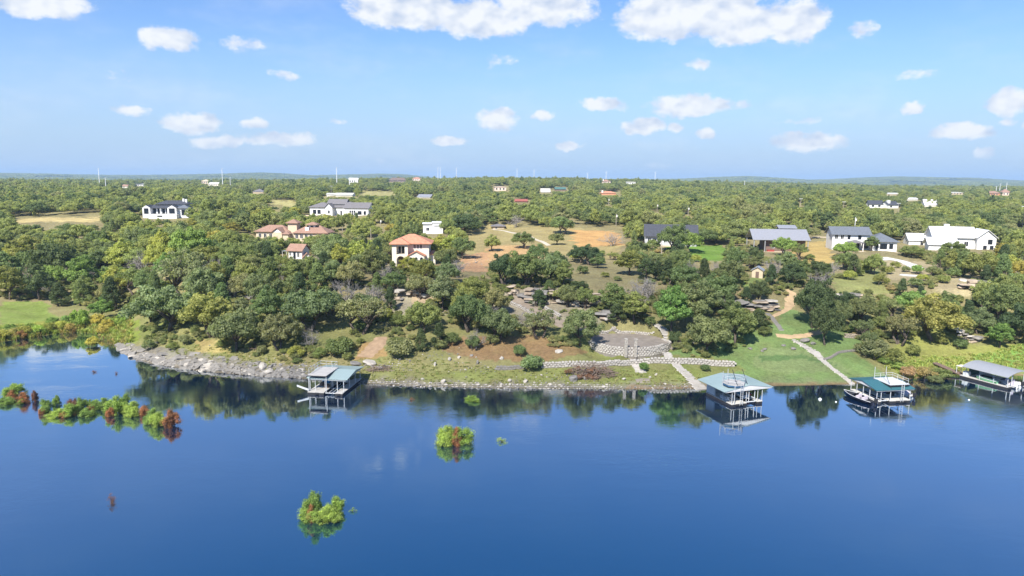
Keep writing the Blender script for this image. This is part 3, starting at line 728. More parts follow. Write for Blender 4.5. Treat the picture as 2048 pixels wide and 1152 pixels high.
# ------------------------------------------------------------------ trees that can be told apart, placed one by one
HAND = [  # u, v of the foot, height, width, kind, colour, label
    (335, 664, 10.0, 16.5, 'oak', GREY, 'huge spreading live oak on the rocky point, above its own reflection'),
    (472, 705, 8.5, 11.5, 'oak', GREY, 'grey green live oak at the top of the grey rock bank'),
    (560, 700, 7.0, 9.0, 'oak', DULL, 'dull live oak on the slope behind the left green roofed boathouse'),
    (242, 590, 8.0, 9.0, 'elm', YELL, 'bright yellow tree beside the dark hollow in the left woods'),
    (205, 640, 5.5, 6.0, 'elm', BRIGHT, 'bright green round tree behind the reeds of the left bay'),
    (160, 655, 4.2, 5.0, 'shrub', LIMEC, 'tall lime green bush at the head of the left bay'),
    (80, 600, 9.5, 9.0, 'elm', DARK, 'tall dark tree behind the small meadow at the left bay'),
    (20, 600, 9.0, 9.5, 'oak', OLIVE, 'olive tree at the left edge behind the bay meadow'),
    (120, 612, 6.0, 6.5, 'juniper', DARK, 'dark green bushy tree on the far side of the bay meadow'),
    (170, 600, 6.5, 7.5, 'elm', MID, 'mid green tree right of the bay meadow'),
    (55, 545, 12.0, 11.0, 'elm', OLIVE, 'tall olive tree in the left hollow with a bare pale trunk'),
    (720, 668, 8.5, 13.0, 'thin', DULL, 'half bare grey tree with tangled limbs above the left boathouse'),
    (620, 660, 9.0, 13.0, 'oak', GREY, 'wide grey green oak on the slope left of the half bare tree'),
    (680, 712, 3.6, 6.5, 'shrub', MID, 'rounded dark bush just above the left boathouse roof'),
    (800, 716, 3.6, 6.5, 'shrub', DULL, 'bluish bush right of the bare earth track above the shore'),
    (850, 668, 6.5, 8.0, 'oak', OLIVE, 'olive oak beneath the tan rock scar below the villa'),
    (940, 665, 8.0, 10.5, 'oak', MID, 'mid green oak on the slope left of the concrete ramp'),
    (1000, 685, 7.0, 9.0, 'oak', GREY, 'grey green oak leaning over the leaf litter left of the ramp'),
    (1080, 680, 6.0, 8.0, 'thin', DULL, 'thin grey tree beside the lower end of the concrete ramp'),
    (1160, 692, 7.0, 8.6, 'oak', GREY, 'grey green oak at the left end of the curved stone terrace wall'),
    (1062, 741, 2.7, 5.2, 'shrub', (.115, .165, .085), 'rounded blue green bush growing in the gap of the low stone wall'),
    (1345, 668, 9.5, 8.5, 'elm', BRIGHT, 'vivid green tree at the head of the stone stairs'),
    (1390, 660, 10.0, 9.0, 'elm', GREY, 'tall grey green tree with a pale forked trunk behind the stone stairs'),
    (1268, 664, 6.4, 7.2, 'elm', OLIVE, 'round olive tree behind the terrace wall'),
    (1232, 660, 3.4, 5.2, 'juniper', DARK, 'low dark green bush behind the stone terrace'),
    (1418, 712, 8.0, 9.5, 'oak', GREY, 'dense grey green oak on the lawn beside the stone stairs'),
    (1470, 690, 8.5, 8.0, 'elm', MID, 'mid green tree behind the dense oak on the lawn'),
    (1515, 662, 4.0, 7.0, 'juniper', DARK, 'dark bushy tree at the upper left corner of the lawn'),
    (1652, 690, 8.0, 7.2, 'oak', DARK, 'rounded dark oak standing on the lawn beside the dirt path'),
    (1625, 655, 11.0, 9.5, 'oak', DARK, 'tall dark oak behind the upper dirt path'),
    (1868, 682, 9.0, 13.5, 'oak', (.145, .145, .04), 'wide golden tinged oak with a stout trunk at the top of the right meadow'),
    (1998, 697, 5.2, 5.4, 'elm', BRIGHT, 'small bright green tree alone on the right meadow'),
    (1800, 690, 6.6, 8.8, 'thin', DULL, 'brownish thin crowned tree left of the golden oak'),
    (1745, 716, 3.6, 7.0, 'shrub', DULL, 'broad grey green bush at the edge of the lawn by the stone border'),
    (1785, 728, 3.0, 5.0, 'shrub', OLIVE, 'olive bush downhill of the broad grey green bush'),
    (2055, 690, 9.0, 11.0, 'oak', DARK, 'dark oak at the right edge above the meadow'),
    (1258, 551, 6.6, 8.2, 'elm', OLIVE, 'lone olive tree casting shade on the dry field'),
    (1126, 469, 7.6, 11.5, 'oak', MID, 'spreading live oak in the middle of the orange field'),
    (1045, 497, 6.0, 9.0, 'oak', MID, 'rounded live oak low on the orange field'),
    (984, 503, 5.5, 6.5, 'elm', OLIVE, 'small olive tree at the left end of the orange field'),
    (1224, 492, 5.5, 8.5, 'dead', DULL, 'bare grey tree at the right end of the orange field'),
    (1032, 455, 6.5, 9.0, 'dead', DULL, 'purplish bare tree behind the orange field'),
    (1052, 574, 8.0, 12.0, 'oak', MID, 'big dark oak on the cliff edge in the middle'),
    (1010, 572, 8.0, 9.0, 'oak', DARK, 'dark oak crowding the left of the cliff edge'),
    (1105, 566, 7.0, 9.0, 'oak', GREY, 'grey green oak right of the big cliff edge oak'),
    (1180, 530, 5.5, 8.0, 'oak', DARK, 'dark oak on the dry field above the cliff'),
    (1075, 528, 5.5, 7.0, 'oak', MID, 'mid green oak at the lower edge of the orange field'),
    (1160, 526, 5.0, 7.5, 'oak', DARK, 'bushy dark oak left on the dry field above the cliff'),
    (1196, 536, 3.6, 5.0, 'elm', MID, 'small round tree right of the dark field oak'),
    (1112, 490, 4.4, 7.0, 'oak', GREY, 'grey green oak below the spreading live oak on the field'),
    (1290, 530, 5.0, 7.5, 'thin', DULL, 'thin grey tree at the right margin of the dry field'),
    (1315, 545, 5.2, 8.0, 'oak', GREY, 'grey green oak right of the lone olive tree'),
    (1225, 520, 2.6, 5.0, 'thin', OLIVE, 'low olive scrub tree on the dry field'),
    (1078, 614, 3.6, 5.0, 'juniper', DARK, 'dark juniper against the left part of the limestone cliff'),
    (1112, 606, 3.2, 5.0, 'thin', OLIVE, 'scraggy tree growing out of the limestone cliff'),
    (1138, 616, 5.0, 6.0, 'oak', GREY, 'grey green oak at the foot of the limestone cliff'),
    (1172, 618, 4.4, 5.6, 'oak', OLIVE, 'olive oak in front of the right part of the cliff'),
    (1098, 584, 2.6, 4.2, 'juniper', MID, 'low juniper on the lip of the cliff'),
    (1150, 586, 2.6, 4.4, 'juniper', DARK, 'low dark juniper on the cliff edge below the dry field'),
    (1225, 630, 7.0, 7.0, 'elm', MID, 'mid green tree against the right end of the cliff'),
    (1290, 600, 6.0, 8.5, 'dead', DULL, 'pale bare tree on the cliff behind the terrace'),
    (748, 610, 5.5, 7.0, 'dead', DULL, 'bare tangled grey tree on the slope below the cottage'),
    (1045, 660, 4.5, 5.5, 'dead', DULL, 'bluish grey bare tree below the concrete ramp'),
    (915, 556, 5.0, 6.0, 'dead', DULL, 'bare pale tree right of the villa'),
    (135, 545, 5.5, 5.5, 'dead', DULL, 'pale bare tree standing in the left hollow'),
    (930, 470, 8.5, 13.0, 'oak', DARK, 'massive dark oak left of the grey flat roof'),
    (897, 470, 7.0, 8.0, 'oak', OLIVE, 'olive tree between the white garage and the massive dark oak'),
    (480, 545, 8.0, 12.0, 'oak', MID, 'large mid green oak left of the little cottage'),
    (1570, 512, 6.0, 8.5, 'oak', LEAFY, 'leafy green tree in front of the open sided barn'),
    (1600, 520, 5.0, 6.0, 'thin', OLIVE, 'small crooked tree at the right corner of the barn'),
    (1378, 506, 6.5, 9.5, 'oak', LEAFY, 'leafy oak right of the big oak at the dark roofed house'),
    (1305, 500, 3.4, 6.0, 'shrub', OLIVE, 'olive bush under the left gable of the dark roofed house'),
    (1345, 505, 9.0, 11.0, 'oak', MID, 'big oak in front of the dark roofed house'),
    (1690, 515, 5.0, 9.0, 'oak', LEAFY, 'leafy oak in front of the white two storey house'),
    (1742, 502, 5.0, 5.0, 'elm', MID, 'small round tree beside the porch of the white house'),
    (1905, 520, 6.0, 9.0, 'oak', MID, 'rounded oak in front of the long white farmhouse'),
    (1960, 560, 7.0, 10.0, 'oak', OLIVE, 'olive oak below the right end of the white farmhouse'),
    (1822, 515, 3.6, 8.0, 'oak', OLIVE, 'low trees hiding the foot of the small white shed')]
for (u, v, h, wd, kd, c, lab) in HAND:
    p = ground_at(u, v)
    plant(kd, p[0], p[1], h, wd, c, lab, rng=np.random.default_rng(int(u * 7 + v)))

GLOW = [(700, 456, YELL), (732, 459, GOLD), (655, 453, GOLD), (622, 474, YELL), (762, 464, YELL), (590, 441, YELL), (785, 470, GOLD), (880, 506, YELL), (902, 512, YELL), (690, 502, OLIVE), (540, 442, YELL), (515, 440, GOLD), (462, 474, GOLD), (382, 472, GOLD), (302, 482, YELL), (262, 474, YELL), (352, 458, GOLD), (205, 505, YELL), (122, 515, GOLD), (62, 508, GOLD), (28, 528, YELL), (1482, 462, YELL), (1440, 474, YELL), (1320, 470, YELL), (400, 452, YELL), (150, 530, OLIVE), (330, 500, YELL), (425, 500, GOLD), (860, 520, YELL), (745, 490, YELL), (1975, 540, GOLD), (2020, 560, YELL), (1755, 590, YELL), (1800, 600, OLIVE), (1640, 545, YELL)]
LAND = [(800, 500, 'the red roofed villa'), (590, 510, 'the little white cottage'), (560, 465, 'the tile roofed compound'), (866, 460, 'the white garage'), (1335, 480, 'the dark roofed house'),
        (1550, 490, 'the open sided barn'), (1730, 485, 'the white two storey house'), (1920, 490, 'the long white farmhouse'), (1250, 690, 'the curved stone terrace'), (1070, 600, 'the concrete ramp'),
        (330, 640, 'the huge oak on the point'), (110, 630, 'the small bay meadow'), (665, 760, 'the left boathouse'), (1640, 670, 'the upper dirt path'), (1870, 640, 'the golden tinged oak'), (2000, 690, 'the right meadow'), (1130, 490, 'the orange field'), (1180, 590, 'the limestone cliff'), (1510, 610, 'the layered rock ledge'), (330, 425, 'the terraced white house'), (240, 560, 'the bright yellow tree')]
def where(u, v):
    b = min(LAND, key=lambda q: (q[0] - u) ** 2 + ((q[1] - v) * 1.6) ** 2)
    dx, dy = u - b[0], (v - b[1]) * 1.6
    if abs(dx) > abs(dy): rel = 'left of' if dx < 0 else 'right of'
    else: rel = 'behind' if dy < 0 else 'on the slope below'
    if math.hypot(dx, dy) < 38: rel = 'close beside'
    return rel + ' ' + b[2]

def pick_colour(u, v, rng):
    if u < 440 and v > 590: cs = [GREY, OLIVE, MID, DULL]
    elif u < 440: cs = [OLIVE, OLIVE, YELL, MID, DARK, LEAFY, GOLD, GREY]; 
    elif u < 1000: cs = [GREY, GREY, MID, OLIVE, DULL, OLIVE, YELL] if v < 560 else [GREY, GREY, MID, DULL, OLIVE]
    elif u < 1330: cs = [MID, DARK, GREY, OLIVE]
    elif u < 1700: cs = [DARK, MID, GREY, MID, LEAFY]
    else: cs = [OLIVE, OLIVE, MID, LEAFY, GOLD, GREY]
    return cs[int(rng.integers(len(cs)))]

GL = []
for (u, v, c) in GLOW:
    p = ground_at(u, v, 900); rg_ = np.random.default_rng(int(u + v)); h = rg_.uniform(5, 7); wd = rg_.uniform(6.5, 9)
    if blocked(p[0], p[1], p[2], h, wd) or any(np.hypot(p[0] - q[0], p[1] - q[1]) < SITE_R[k_] + 3 for k_, q in SITE.items()): continue
    lab = COLNAME[c] + ' broad crowned tree ' + where(u, v)
    GL.append((lab, u, wd, plant('oak' if u % 2 else 'elm', p[0], p[1], h, wd, c, lab, group='yellowing trees of the hillside', rng=rg_)))

# fill the near slopes
rng = np.random.default_rng(5)
cand = []
NEAR_LIMIT = 205.0
for k in range(9000):
    y = rng.uniform(116, NEAR_LIMIT); x = rng.uniform(-.92, .92) * y
    cand.append((x, y))
cand = np.array(cand); cz = height(cand[:, 0], cand[:, 1]); cs_ = shore_dist(cand[:, 0], cand[:, 1])
cuv = proj(np.stack([cand[:, 0], cand[:, 1], cz], -1))
ok = (cs_ > 7) & ~clear_at(cuv[:, 0], cuv[:, 1]) & (cuv[:, 0] > -150) & (cuv[:, 0] < 2260)
n_auto = 0; AUTO = []
for i in np.nonzero(ok)[0]:
    x, y = cand[i]; u, v = cuv[i, :2]
    r = rng.random()
    kd = 'oak' if r < .56 else 'elm' if r < .72 else 'juniper' if r < .84 else 'thin' if r < .95 else 'dead'
    big = rng.uniform(.68, 1.4)
    if u < 420 and v < 600: big *= 1.25
    wd, h = {'oak': (8.0, 6.0), 'elm': (6.2, 6.8), 'juniper': (4.6, 5.2), 'thin': (7.2, 5.4), 'dead': (5.0, 4.6)}[kd]
    wd *= big * 1.08; h *= big * rng.uniform(1.05, 1.32)
    if any((x - a) ** 2 + (y - b) ** 2 < (.36 * (wd + 2 * rr)) ** 2 for (a, b, rr, _, _) in TREES): continue
    if any((x - p[0]) ** 2 + (y - p[1]) ** 2 < (SITE_R[kk] * .8 + wd * .4) ** 2 for kk, p in SITE.items()): continue
    if blocked(x, y, cz[i], h, wd): continue
    c = pick_colour(u, v, rng)
    if kd == 'juniper': c = (DARK, MID)[int(rng.integers(2))]
    if kd == 'dead': c = DULL
    lab = ('' if kd == 'dead' else COLNAME[c] + ' ') + KINDNAME[kd][1] + ' ' + where(u, v)
    o = plant(kd, x, y, h, wd, c, lab, group='trees on the lakeside slopes', rng=rng); AUTO.append((lab, u, wd, o)); n_auto += 1
    if n_auto >= 330: break
print('auto trees', n_auto)

def tell_apart(items):
    """look-alikes get their order from left to right"""
    by = {}
    for it in items: by.setdefault(it[0], []).append(it)
    nth = ('leftmost', 'second from left', 'third from left', 'fourth from left', 'fifth from left', 'sixth from left', 'seventh from left', 'eighth from left')
    for lab, its in by.items():
        its.sort(key=lambda q: q[1])
        if 1 < len(its) < 10:
            for i_, it in enumerate(its): it[-1]['label'] = lab + ', ' + (('left one', 'right one')[i_] if len(its) == 2 else 'rightmost' if i_ == len(its) - 1 else nth[i_])
tell_apart(AUTO + GL)

# undergrowth along the slope and the water's edge
BUSH = [(300, 700, 2.0, 3.0, GREY), (372, 690, 2.0, 3.4, DULL), (345, 700, 1.6, 3.0, OLIVE), (590, 715, 2.2, 3.6, YELL), (640, 716, 1.8, 3.0, OLIVE), (905, 690, 2.4, 4.0, MID),
        (880, 700, 2.0, 3.4, GREY), (945, 700, 2.6, 3.6, MID), (985, 690, 2.2, 3.2, GREY), (1040, 715, 2.2, 3.0, MID), (1288, 744, 1.6, 2.2, BRIGHT), (1410, 742, 1.2, 2.2, MID),
        (1490, 668, 2.6, 4.5, DARK), (1530, 672, 2.0, 3.4, MID), (1715, 668, 2.6, 4.0, LEAFY), (1735, 685, 2.4, 3.6, GREY), (1760, 660, 2.8, 4.2, OLIVE), (1700, 640, 3.0, 4.0, DARK), (1920, 697, 1.8, 3.6, MID),
        (1885, 690, 1.6, 2.6, OLIVE), (1825, 712, 2.2, 3.6, OLIVE), (1850, 756, 2.0, 4.4, (.20, .17, .08)), (1880, 757, 2.2, 4.6, OLIVE), (1815, 755, 2.2, 3.4, (.26, .17, .10)), (1870, 764, 1.4, 3.4, GREY),
        (1795, 738, 1.4, 3.6, LEAFY), (1770, 728, 1.4, 3.0, LEAFY), (720, 665, 2.4, 3.6, MID), (795, 655, 2.6, 3.8, OLIVE), (770, 640, 2.4, 3.6, YELL), (1150, 520, 2.0, 4.0, YELL), (1200, 512, 2.0, 4.0, OLIVE),
        (1165, 548, 2.2, 3.6, MID), (1130, 555, 2.0, 3.4, GREY), (1165, 580, 2.0, 2.8, DARK), (1270, 498, 2.2, 5.0, YELL), (1330, 520, 2.0, 4.0, OLIVE), (1390, 524, 2.2, 4.4, YELL), (1835, 548, 2.4, 3.6, LEAFY), (1790, 536, 1.8, 3.4, OLIVE), (1812, 544, 1.6, 3.0, GREY), (1775, 548, 2.2, 4.0, OLIVE), (1868, 552, 2.4, 4.4, GREY), (1888, 566, 2.0, 3.6, OLIVE), (1905, 556, 2.6, 4.2, MID), (1845, 562, 1.8, 3.4, YELL), (1620, 520, 1.8, 3.4, OLIVE), (1735, 545, 2.0, 3.6, YELL), (1715, 552, 2.0, 4.0, OLIVE), (1210, 555, 1.4, 2.6, OLIVE), (1235, 562, 1.2, 2.4, GREY),
        (1700, 560, 2.4, 4.0, YELL), (1760, 570, 2.6, 4.2, OLIVE), (1830, 575, 2.4, 4.0, MID), (920, 650, 2.2, 3.4, DULL), (1010, 650, 2.4, 3.4, GREY), (1300, 655, 2.0, 3.0, MID), (1350, 690, 2.6, 3.2, DARK)]
LOW = []
for (u, v, h, wd, c) in BUSH:
    p = ground_at(u, v)
    cn = COLNAME.get(c, 'brownish')
    lab = cn + ' low bush ' + where(u, v)
    o = plant('shrub', p[0], p[1], h, wd, c, lab, group='low bushes on the slopes', rng=np.random.default_rng(int(u * 3 + v))); LOW.append((lab, u, wd, o))
# lush yellow, lime and rust bushes round the left bay
BAY = [(8, 678, 2.0, 4.0, YELL), (30, 674, 2.0, 3.6, (0.214, 0.176, 0.057)), (52, 672, 2.2, 3.8, YELL), (78, 668, 2.2, 4.0, LIMEC), (100, 664, 2.2, 3.4, YELL), (42, 676, 1.6, 2.6, (0.214, 0.105, 0.041)),
       (125, 660, 2.2, 3.4, (0.200, 0.228, 0.049)), (140, 664, 2.0, 3.0, (0.228, 0.167, 0.049)), (195, 650, 2.6, 3.8, (0.243, 0.220, 0.041)), (215, 660, 2.6, 3.6, (0.271, 0.228, 0.041)), (205, 672, 2.2, 3.0, (0.256, 0.193, 0.041)),
       (185, 692, 2.2, 3.6, (0.228, 0.211, 0.032)), (230, 655, 2.2, 3.6, LIMEC), (245, 645, 2.0, 3.4, LIMEC), (105, 650, 1.8, 3.4, LEAFY), (135, 648, 2.0, 3.4, LEAFY), (20, 662, 1.6, 3.2, LEAFY), (60, 660, 1.6, 3.0, LEAFY)]
for (u, v, h, wd, c) in BAY:
    p = ground_at(u, v)
    cn = COLNAME.get(c, 'rust tinged' if c[1] < .176 else 'golden yellow')
    lab = cn + ' waterside bush ' + ('at the left edge of the bay' if u < 70 else 'at the head of the left bay' if u < 160 else 'beside the lime green grass of the point')
    o = plant('shrub', p[0], p[1], h, wd, c, lab, group='bushes round the left bay', rng=np.random.default_rng(int(u * 3 + v)), name='waterside_bush', cat='bush'); LOW.append((lab, u, wd, o))
tell_apart(LOW)

# ------------------------------------------------------------------ the far woods: one mass
def scatter(name, pts, rot, scl, pick, objs, label, cat, tilt=None):
    """one object whose points carry copies of a few shared meshes"""
    cl = bpy.data.collections.new(name + '_kinds')
    for o in objs: cl.objects.link(o)
    me = bpy.data.meshes.new(name); me.vertices.add(len(pts)); me.vertices.foreach_set('co', np.asarray(pts, np.float32).ravel())
    for nm, arr, ty in (('rz', rot, 'FLOAT'), ('sc', scl, 'FLOAT_VECTOR'), ('pick', pick, 'INT')):
        at = me.attributes.new(nm, ty, 'POINT')
        at.data.foreach_set('vector' if ty == 'FLOAT_VECTOR' else 'value', np.asarray(arr, np.int32 if ty == 'INT' else np.float32).ravel())
    o = link(name, me)
    ng = bpy.data.node_groups.new(name, 'GeometryNodeTree')
    ng.interface.new_socket('Geometry', in_out='INPUT', socket_type='NodeSocketGeometry')
    ng.interface.new_socket('Geometry', in_out='OUTPUT', socket_type='NodeSocketGeometry')
    N, L = ng.nodes, ng.links
    gi = N.new('NodeGroupInput'); go = N.new('NodeGroupOutput'); ip = N.new('GeometryNodeInstanceOnPoints')
    ci = N.new('GeometryNodeCollectionInfo'); ci.inputs[0].default_value = cl; ci.inputs['Separate Children'].default_value = True; ci.inputs['Reset Children'].default_value = True
    def attr(nm, ty):
        a = N.new('GeometryNodeInputNamedAttribute'); a.data_type = ty; a.inputs[0].default_value = nm; return a.outputs[0]
    L.new(gi.outputs[0], ip.inputs['Points']); L.new(ci.outputs[0], ip.inputs['Instance'])
    ip.inputs['Pick Instance'].default_value = True
    L.new(attr('pick', 'INT'), ip.inputs['Instance Index'])
    cx = N.new('ShaderNodeCombineXYZ'); L.new(attr('rz', 'FLOAT'), cx.inputs[2])
    L.new(cx.outputs[0], ip.inputs['Rotation']); L.new(attr('sc', 'FLOAT_VECTOR'), ip.inputs['Scale'])
    L.new(ip.outputs[0], go.inputs[0])
    md = o.modifiers.new('copies', 'NODES'); md.node_group = ng
    return tag(o, label, cat, kind='stuff')

FARLEAF = leaf_mat('far_foliage', [(0, DARK), (.10, MID), (.28, GREY), (.48, OLIVE), (.66, (.165, .18, .055)), (.8, (.135, .16, .05)), (.9, (.16, .175, .05)), (.97, (.15, .15, .09)), (1, (.16, .17, .07))])
farkinds = []
for kd, ids in (('oak', (0, 1, 2, 3, 4)), ('elm', (0, 1)), ('juniper', (0,)), ('thin', (0,))):
    for i in ids:
        cm, tm, ph, pw = PROTO[kd][i]
        m2 = cm.copy(); m2.materials.clear(); m2.materials.append(FARLEAF)
        farkinds.append((bpy.data.objects.new('woodland_kind_%02d' % len(farkinds), m2), ph, pw))
fx, fy = [], []
rng = np.random.default_rng(21)
y = NEAR_LIMIT - 2
while y < 1650:
    sp = 5.3 + (y - 200) / 1450 * 3.4
    xs = np.arange(-1.1 * y, 1.1 * y, sp)
    fx.append(xs + rng.uniform(-.42, .42, len(xs)) * sp); fy.append(y + rng.uniform(-.42, .42, len(xs)) * sp)
    y += sp * .92
fx = np.concatenate(fx); fy = np.concatenate(fy); fz = height(fx, fy)
fuv = proj(np.stack([fx, fy, fz], -1))
keep = ~clear_at(fuv[:, 0] , fuv[:, 1]) & (fuv[:, 0] > -420) & (fuv[:, 0] < 2480)
gap = vnoise(fx, fy, 1 / 34, 31) * .6 + vnoise(fx, fy, 1 / 12, 32) * .4
keep &= gap > .345
fi = rng.choice(len(farkinds), len(fx), p=[.17, .17, .16, .16, .10, .09, .06, .05, .04])
fs = rng.uniform(.5, 1.25, len(fx)) * (1 + .2 * smoothstep(300, 1400, fy))
fh = np.array([k[1] for k in farkinds])[fi] * fs; fw = np.array([k[2] for k in farkinds])[fi] * fs
for kk, p in SITE.items(): keep &= np.hypot(fx - p[0], fy - p[1]) > SITE_R[kk] + fw * .4
nearT = np.array([(a, b, r_) for (a, b, r_, _, _) in TREES if b > NEAR_LIMIT - 25])
for (a, b, r_) in nearT: keep &= np.hypot(fx - a, fy - b) > (r_ + fw * .5) * .75
lo = proj(np.stack([fx - fw / 2, fy, fz + fh * .5], -1))[:, 0]; hi_ = proj(np.stack([fx + fw / 2, fy, fz + fh * .5], -1))[:, 0]
tp = proj(np.stack([fx, fy, fz + fh], -1))[:, 1]
for (a, c, b, e, dd) in SEE: keep &= ~((fy < dd + 4) & (hi_ > a) & (lo < b) & (tp < e) & (fuv[:, 1] > c))
fz = fz - .3
scatter('woodland', np.stack([fx, fy, fz], -1)[keep], rng.uniform(0, 6.28, keep.sum()), np.repeat(fs[keep][:, None], 3, 1) * rng.uniform(.88, 1.12, (keep.sum(), 3)), fi[keep],
        [k[0] for k in farkinds], 'olive green oak woodland covering the plateau to the skyline', 'woodland')
print('woodland', keep.sum())
# beyond the first skyline: crowns run together into patches
rng = np.random.default_rng(33)
def patch_mesh():
    cl = np.stack([rng.uniform(-16, 16, 60), rng.uniform(-16, 16, 60), rng.uniform(1.5, 5.5, 60), rng.uniform(2.2, 3.8, 60)], -1)
    V, var = leaf_cards(cl, 34, 1.7, rng, .8, .5)
    return cards_mesh('patch', V, var, FARLEAF)
pk = [bpy.data.objects.new('wood_patch_kind_%d' % i, patch_mesh()) for i in range(3)]
px_, py_ = [], []
y = 1630
while y < 9000:
    sp = 24 + (y - 1600) / 7400 * 60
    xs = np.arange(-.84 * y, .84 * y, sp); px_.append(xs + rng.uniform(-.4, .4, len(xs)) * sp); py_.append(y + rng.uniform(-.4, .4, len(xs)) * sp); y += sp
px_ = np.concatenate(px_); py_ = np.concatenate(py_); pz_ = height(px_, py_)
kp = vnoise(px_, py_, 1 / 260, 41) > .26
ps = rng.uniform(.8, 1.3, len(px_)) * (1 + smoothstep(2500, 8000, py_) * .8)
scatter('distant_woods', np.stack([px_, py_, pz_], -1)[kp], rng.uniform(0, 6.28, kp.sum()), np.stack([ps, ps, np.minimum(ps, 1.25)], -1)[kp], rng.integers(0, 3, kp.sum()), pk,
        'far woods on the low hills along the horizon', 'woods')

# low scrub between the trunks
rng = np.random.default_rng(55)
UNDER = leaf_mat('undergrowth', [(0, GREY), (.3, OLIVE), (.55, DULL), (.75, (.20, .19, .09)), (.9, MID), (1, (.23, .18, .10))])
uk = []
for i in range(3):
    m2 = PROTO['shrub'][i][0].copy(); m2.materials.clear(); m2.materials.append(UNDER); uk.append(bpy.data.objects.new('scrub_kind_%d' % i, m2))
ux = rng.uniform(-150, 150, 15000); uy = rng.uniform(112, 235, 15000); us_ = shore_dist(ux, uy); uz = height(ux, uy)
uuv = proj(np.stack([ux, uy, uz], -1))
ku = (us_ > 4) & ~clear_at(uuv[:, 0], uuv[:, 1]) & (uuv[:, 0] > -80) & (uuv[:, 0] < 2130) & (vnoise(ux, uy, 1 / 7, 61) > .42)
for kk, p in SITE.items(): ku &= np.hypot(ux - p[0], uy - p[1]) > SITE_R[kk]
for (a, c, b, e, dd) in SEE: ku &= ~((uy < dd + 3) & (uuv[:, 0] > a - 8) & (uuv[:, 0] < b + 8) & (uuv[:, 1] - 14 < e) & (uuv[:, 1] > c))
us2 = rng.uniform(.22, .75, ku.sum())
scatter('undergrowth', np.stack([ux, uy, uz - .1], -1)[ku], rng.uniform(0, 6.28, ku.sum()), np.stack([us2, us2, us2 * rng.uniform(.6, 1.1, ku.sum())], -1), rng.integers(0, 3, ku.sum()), uk,
        'low grey green scrub growing between the trees on the slope', 'undergrowth')

# ------------------------------------------------------------------ haze
hb = MB().box(-14000, 14000, -700, 13200, -14, 150).build('haze', None)
hm = bpy.data.materials.new('haze'); hm.use_nodes = True; t = NT(hm.node_tree)
pv = t.n('ShaderNodeVolumePrincipled', inp={'Color': (0.50, 0.72, 1.0, 1), 'Density': 0.00013, 'Anisotropy': 0.0})
t.n('ShaderNodeOutputMaterial', inp={1: pv.outputs[0]})
hb.data.materials.append(hm); tag(hb, 'thin blue haze softening the distance', 'haze', kind='stuff')

# ------------------------------------------------------------------ houses
STUCCO = mat('cream_stucco', (.72, .66, .55), .9, .06, 1.2)
WHITE = mat('white_paint', (.72, .71, .69), .7, .05, .8)
WHITEB = mat('white_board', (.66, .67, .68), .7, .05, .8)
TERRA = seam_mat('terracotta_tile', (.52, .235, .145), .30, 0, .85, 0, .22)
BROWNT = seam_mat('weathered_brown_tile', (.31, .19, .14), .30, 0, .85, 0, .2)
SHINGLE = mat('charcoal_shingle', (.060, .064, .078), .85, .2, 2.0)
GREYSH = mat('grey_shingle', (.17, .16, .165), .85, .15, 2.0)
SLATE = mat('blue_grey_shingle', (.13, .145, .17), .85, .15, 2.0)
METALR = seam_mat('pale_metal_sheet', (.50, .50, .52), .45, 0, .38, .55)
WHITEM = seam_mat('white_metal_sheet', (.80, .80, .80), .45, 0, .4, .15)
GLASS = mat('window_glass', (.018, .022, .030), .12, .2, .5, .6)
TRIM = mat('dark_trim', (.035, .035, .04), .6, .1)
TAN = mat('tan_limestone', (.56, .46, .33), .9, .12, 2.0)
BROWNW = mat('brown_siding', (.17, .12, .095), .9, .15, 2)
REDW = mat('red_paint', (.30, .05, .04), .7, .1)

def house(key, label, rz=0.0, name='house', cat='house', pos=None):
    p = SITE[key] if pos is None else pos
    return thing(name, label, cat, tuple(p), rz)

def window(root, x, z, w, h, y=0.0, face='f', frame=None, split=True):
    """a framed window with its pane, set 3 cm proud of a wall"""
    f = MB(); t_ = .09; d = .06
    f.box(-w / 2 - t_, w / 2 + t_, -d, .02, -t_, 0); f.box(-w / 2 - t_, w / 2 + t_, -d, .02, h, h + t_)
    f.box(-w / 2 - t_, -w / 2, -d, .02, .001, h - .001); f.box(w / 2, w / 2 + t_, -d, .02, .001, h - .001)
    if split: f.box(-.03, .03, -d + .01, .01, .001, h - .001)
    o = f.build('window', frame or WHITE, root)
    q = MB().box(-w / 2 + .002, w / 2 - .002, -.025, .015, .002, h - .002).build('pane', GLASS, o)
    o.location = (x, y, z)
    if face == 'l': o.rotation_euler = (0, 0, -math.pi / 2); o.location = (y, x, z)
    if face == 'r': o.rotation_euler = (0, 0, math.pi / 2); o.location = (y, x, z)
    return o

def arch_window(root, x, z, w, h, y):
    def outline(k): 
        r = w / 2 + k
        return [(-r, -k), (r, -k)] + [(r * math.cos(a), h - w / 2 + r * math.sin(a)) for a in np.linspace(0, math.pi, 9)]
    o = MB().prism(outline(.1), 1, -.05, .01).build('window', WHITE, root, (x, y, z))
    MB().prism(outline(0), 1, -.075, -.052).build('pane', GLASS, o)
    MB().box(-w / 2, w / 2, -.1, -.078, h * .38, h * .38 + .1).build('bar', WHITE, o)
    return o

def wall(root, m, *boxes, name='wall'):
    mb = MB()
    for b_ in boxes: mb.box(*b_)
    return mb.build(name, m, root)
def gable_wall(root, m, axis, a0, a1, b0, b1, ze, zr):
    """the triangles that close a gable roof's ends"""
    mid = (a0 + a1) / 2
    return MB().prism([(a0, ze), (a1, ze), (mid, zr)], axis, b0, b1).build('gable_wall', m, root)
def roofpart(root, m, kind, *a, name='roof', **k):
    mb = MB(); getattr(mb, kind)(*a, **k); return mb.build(name, m, root)

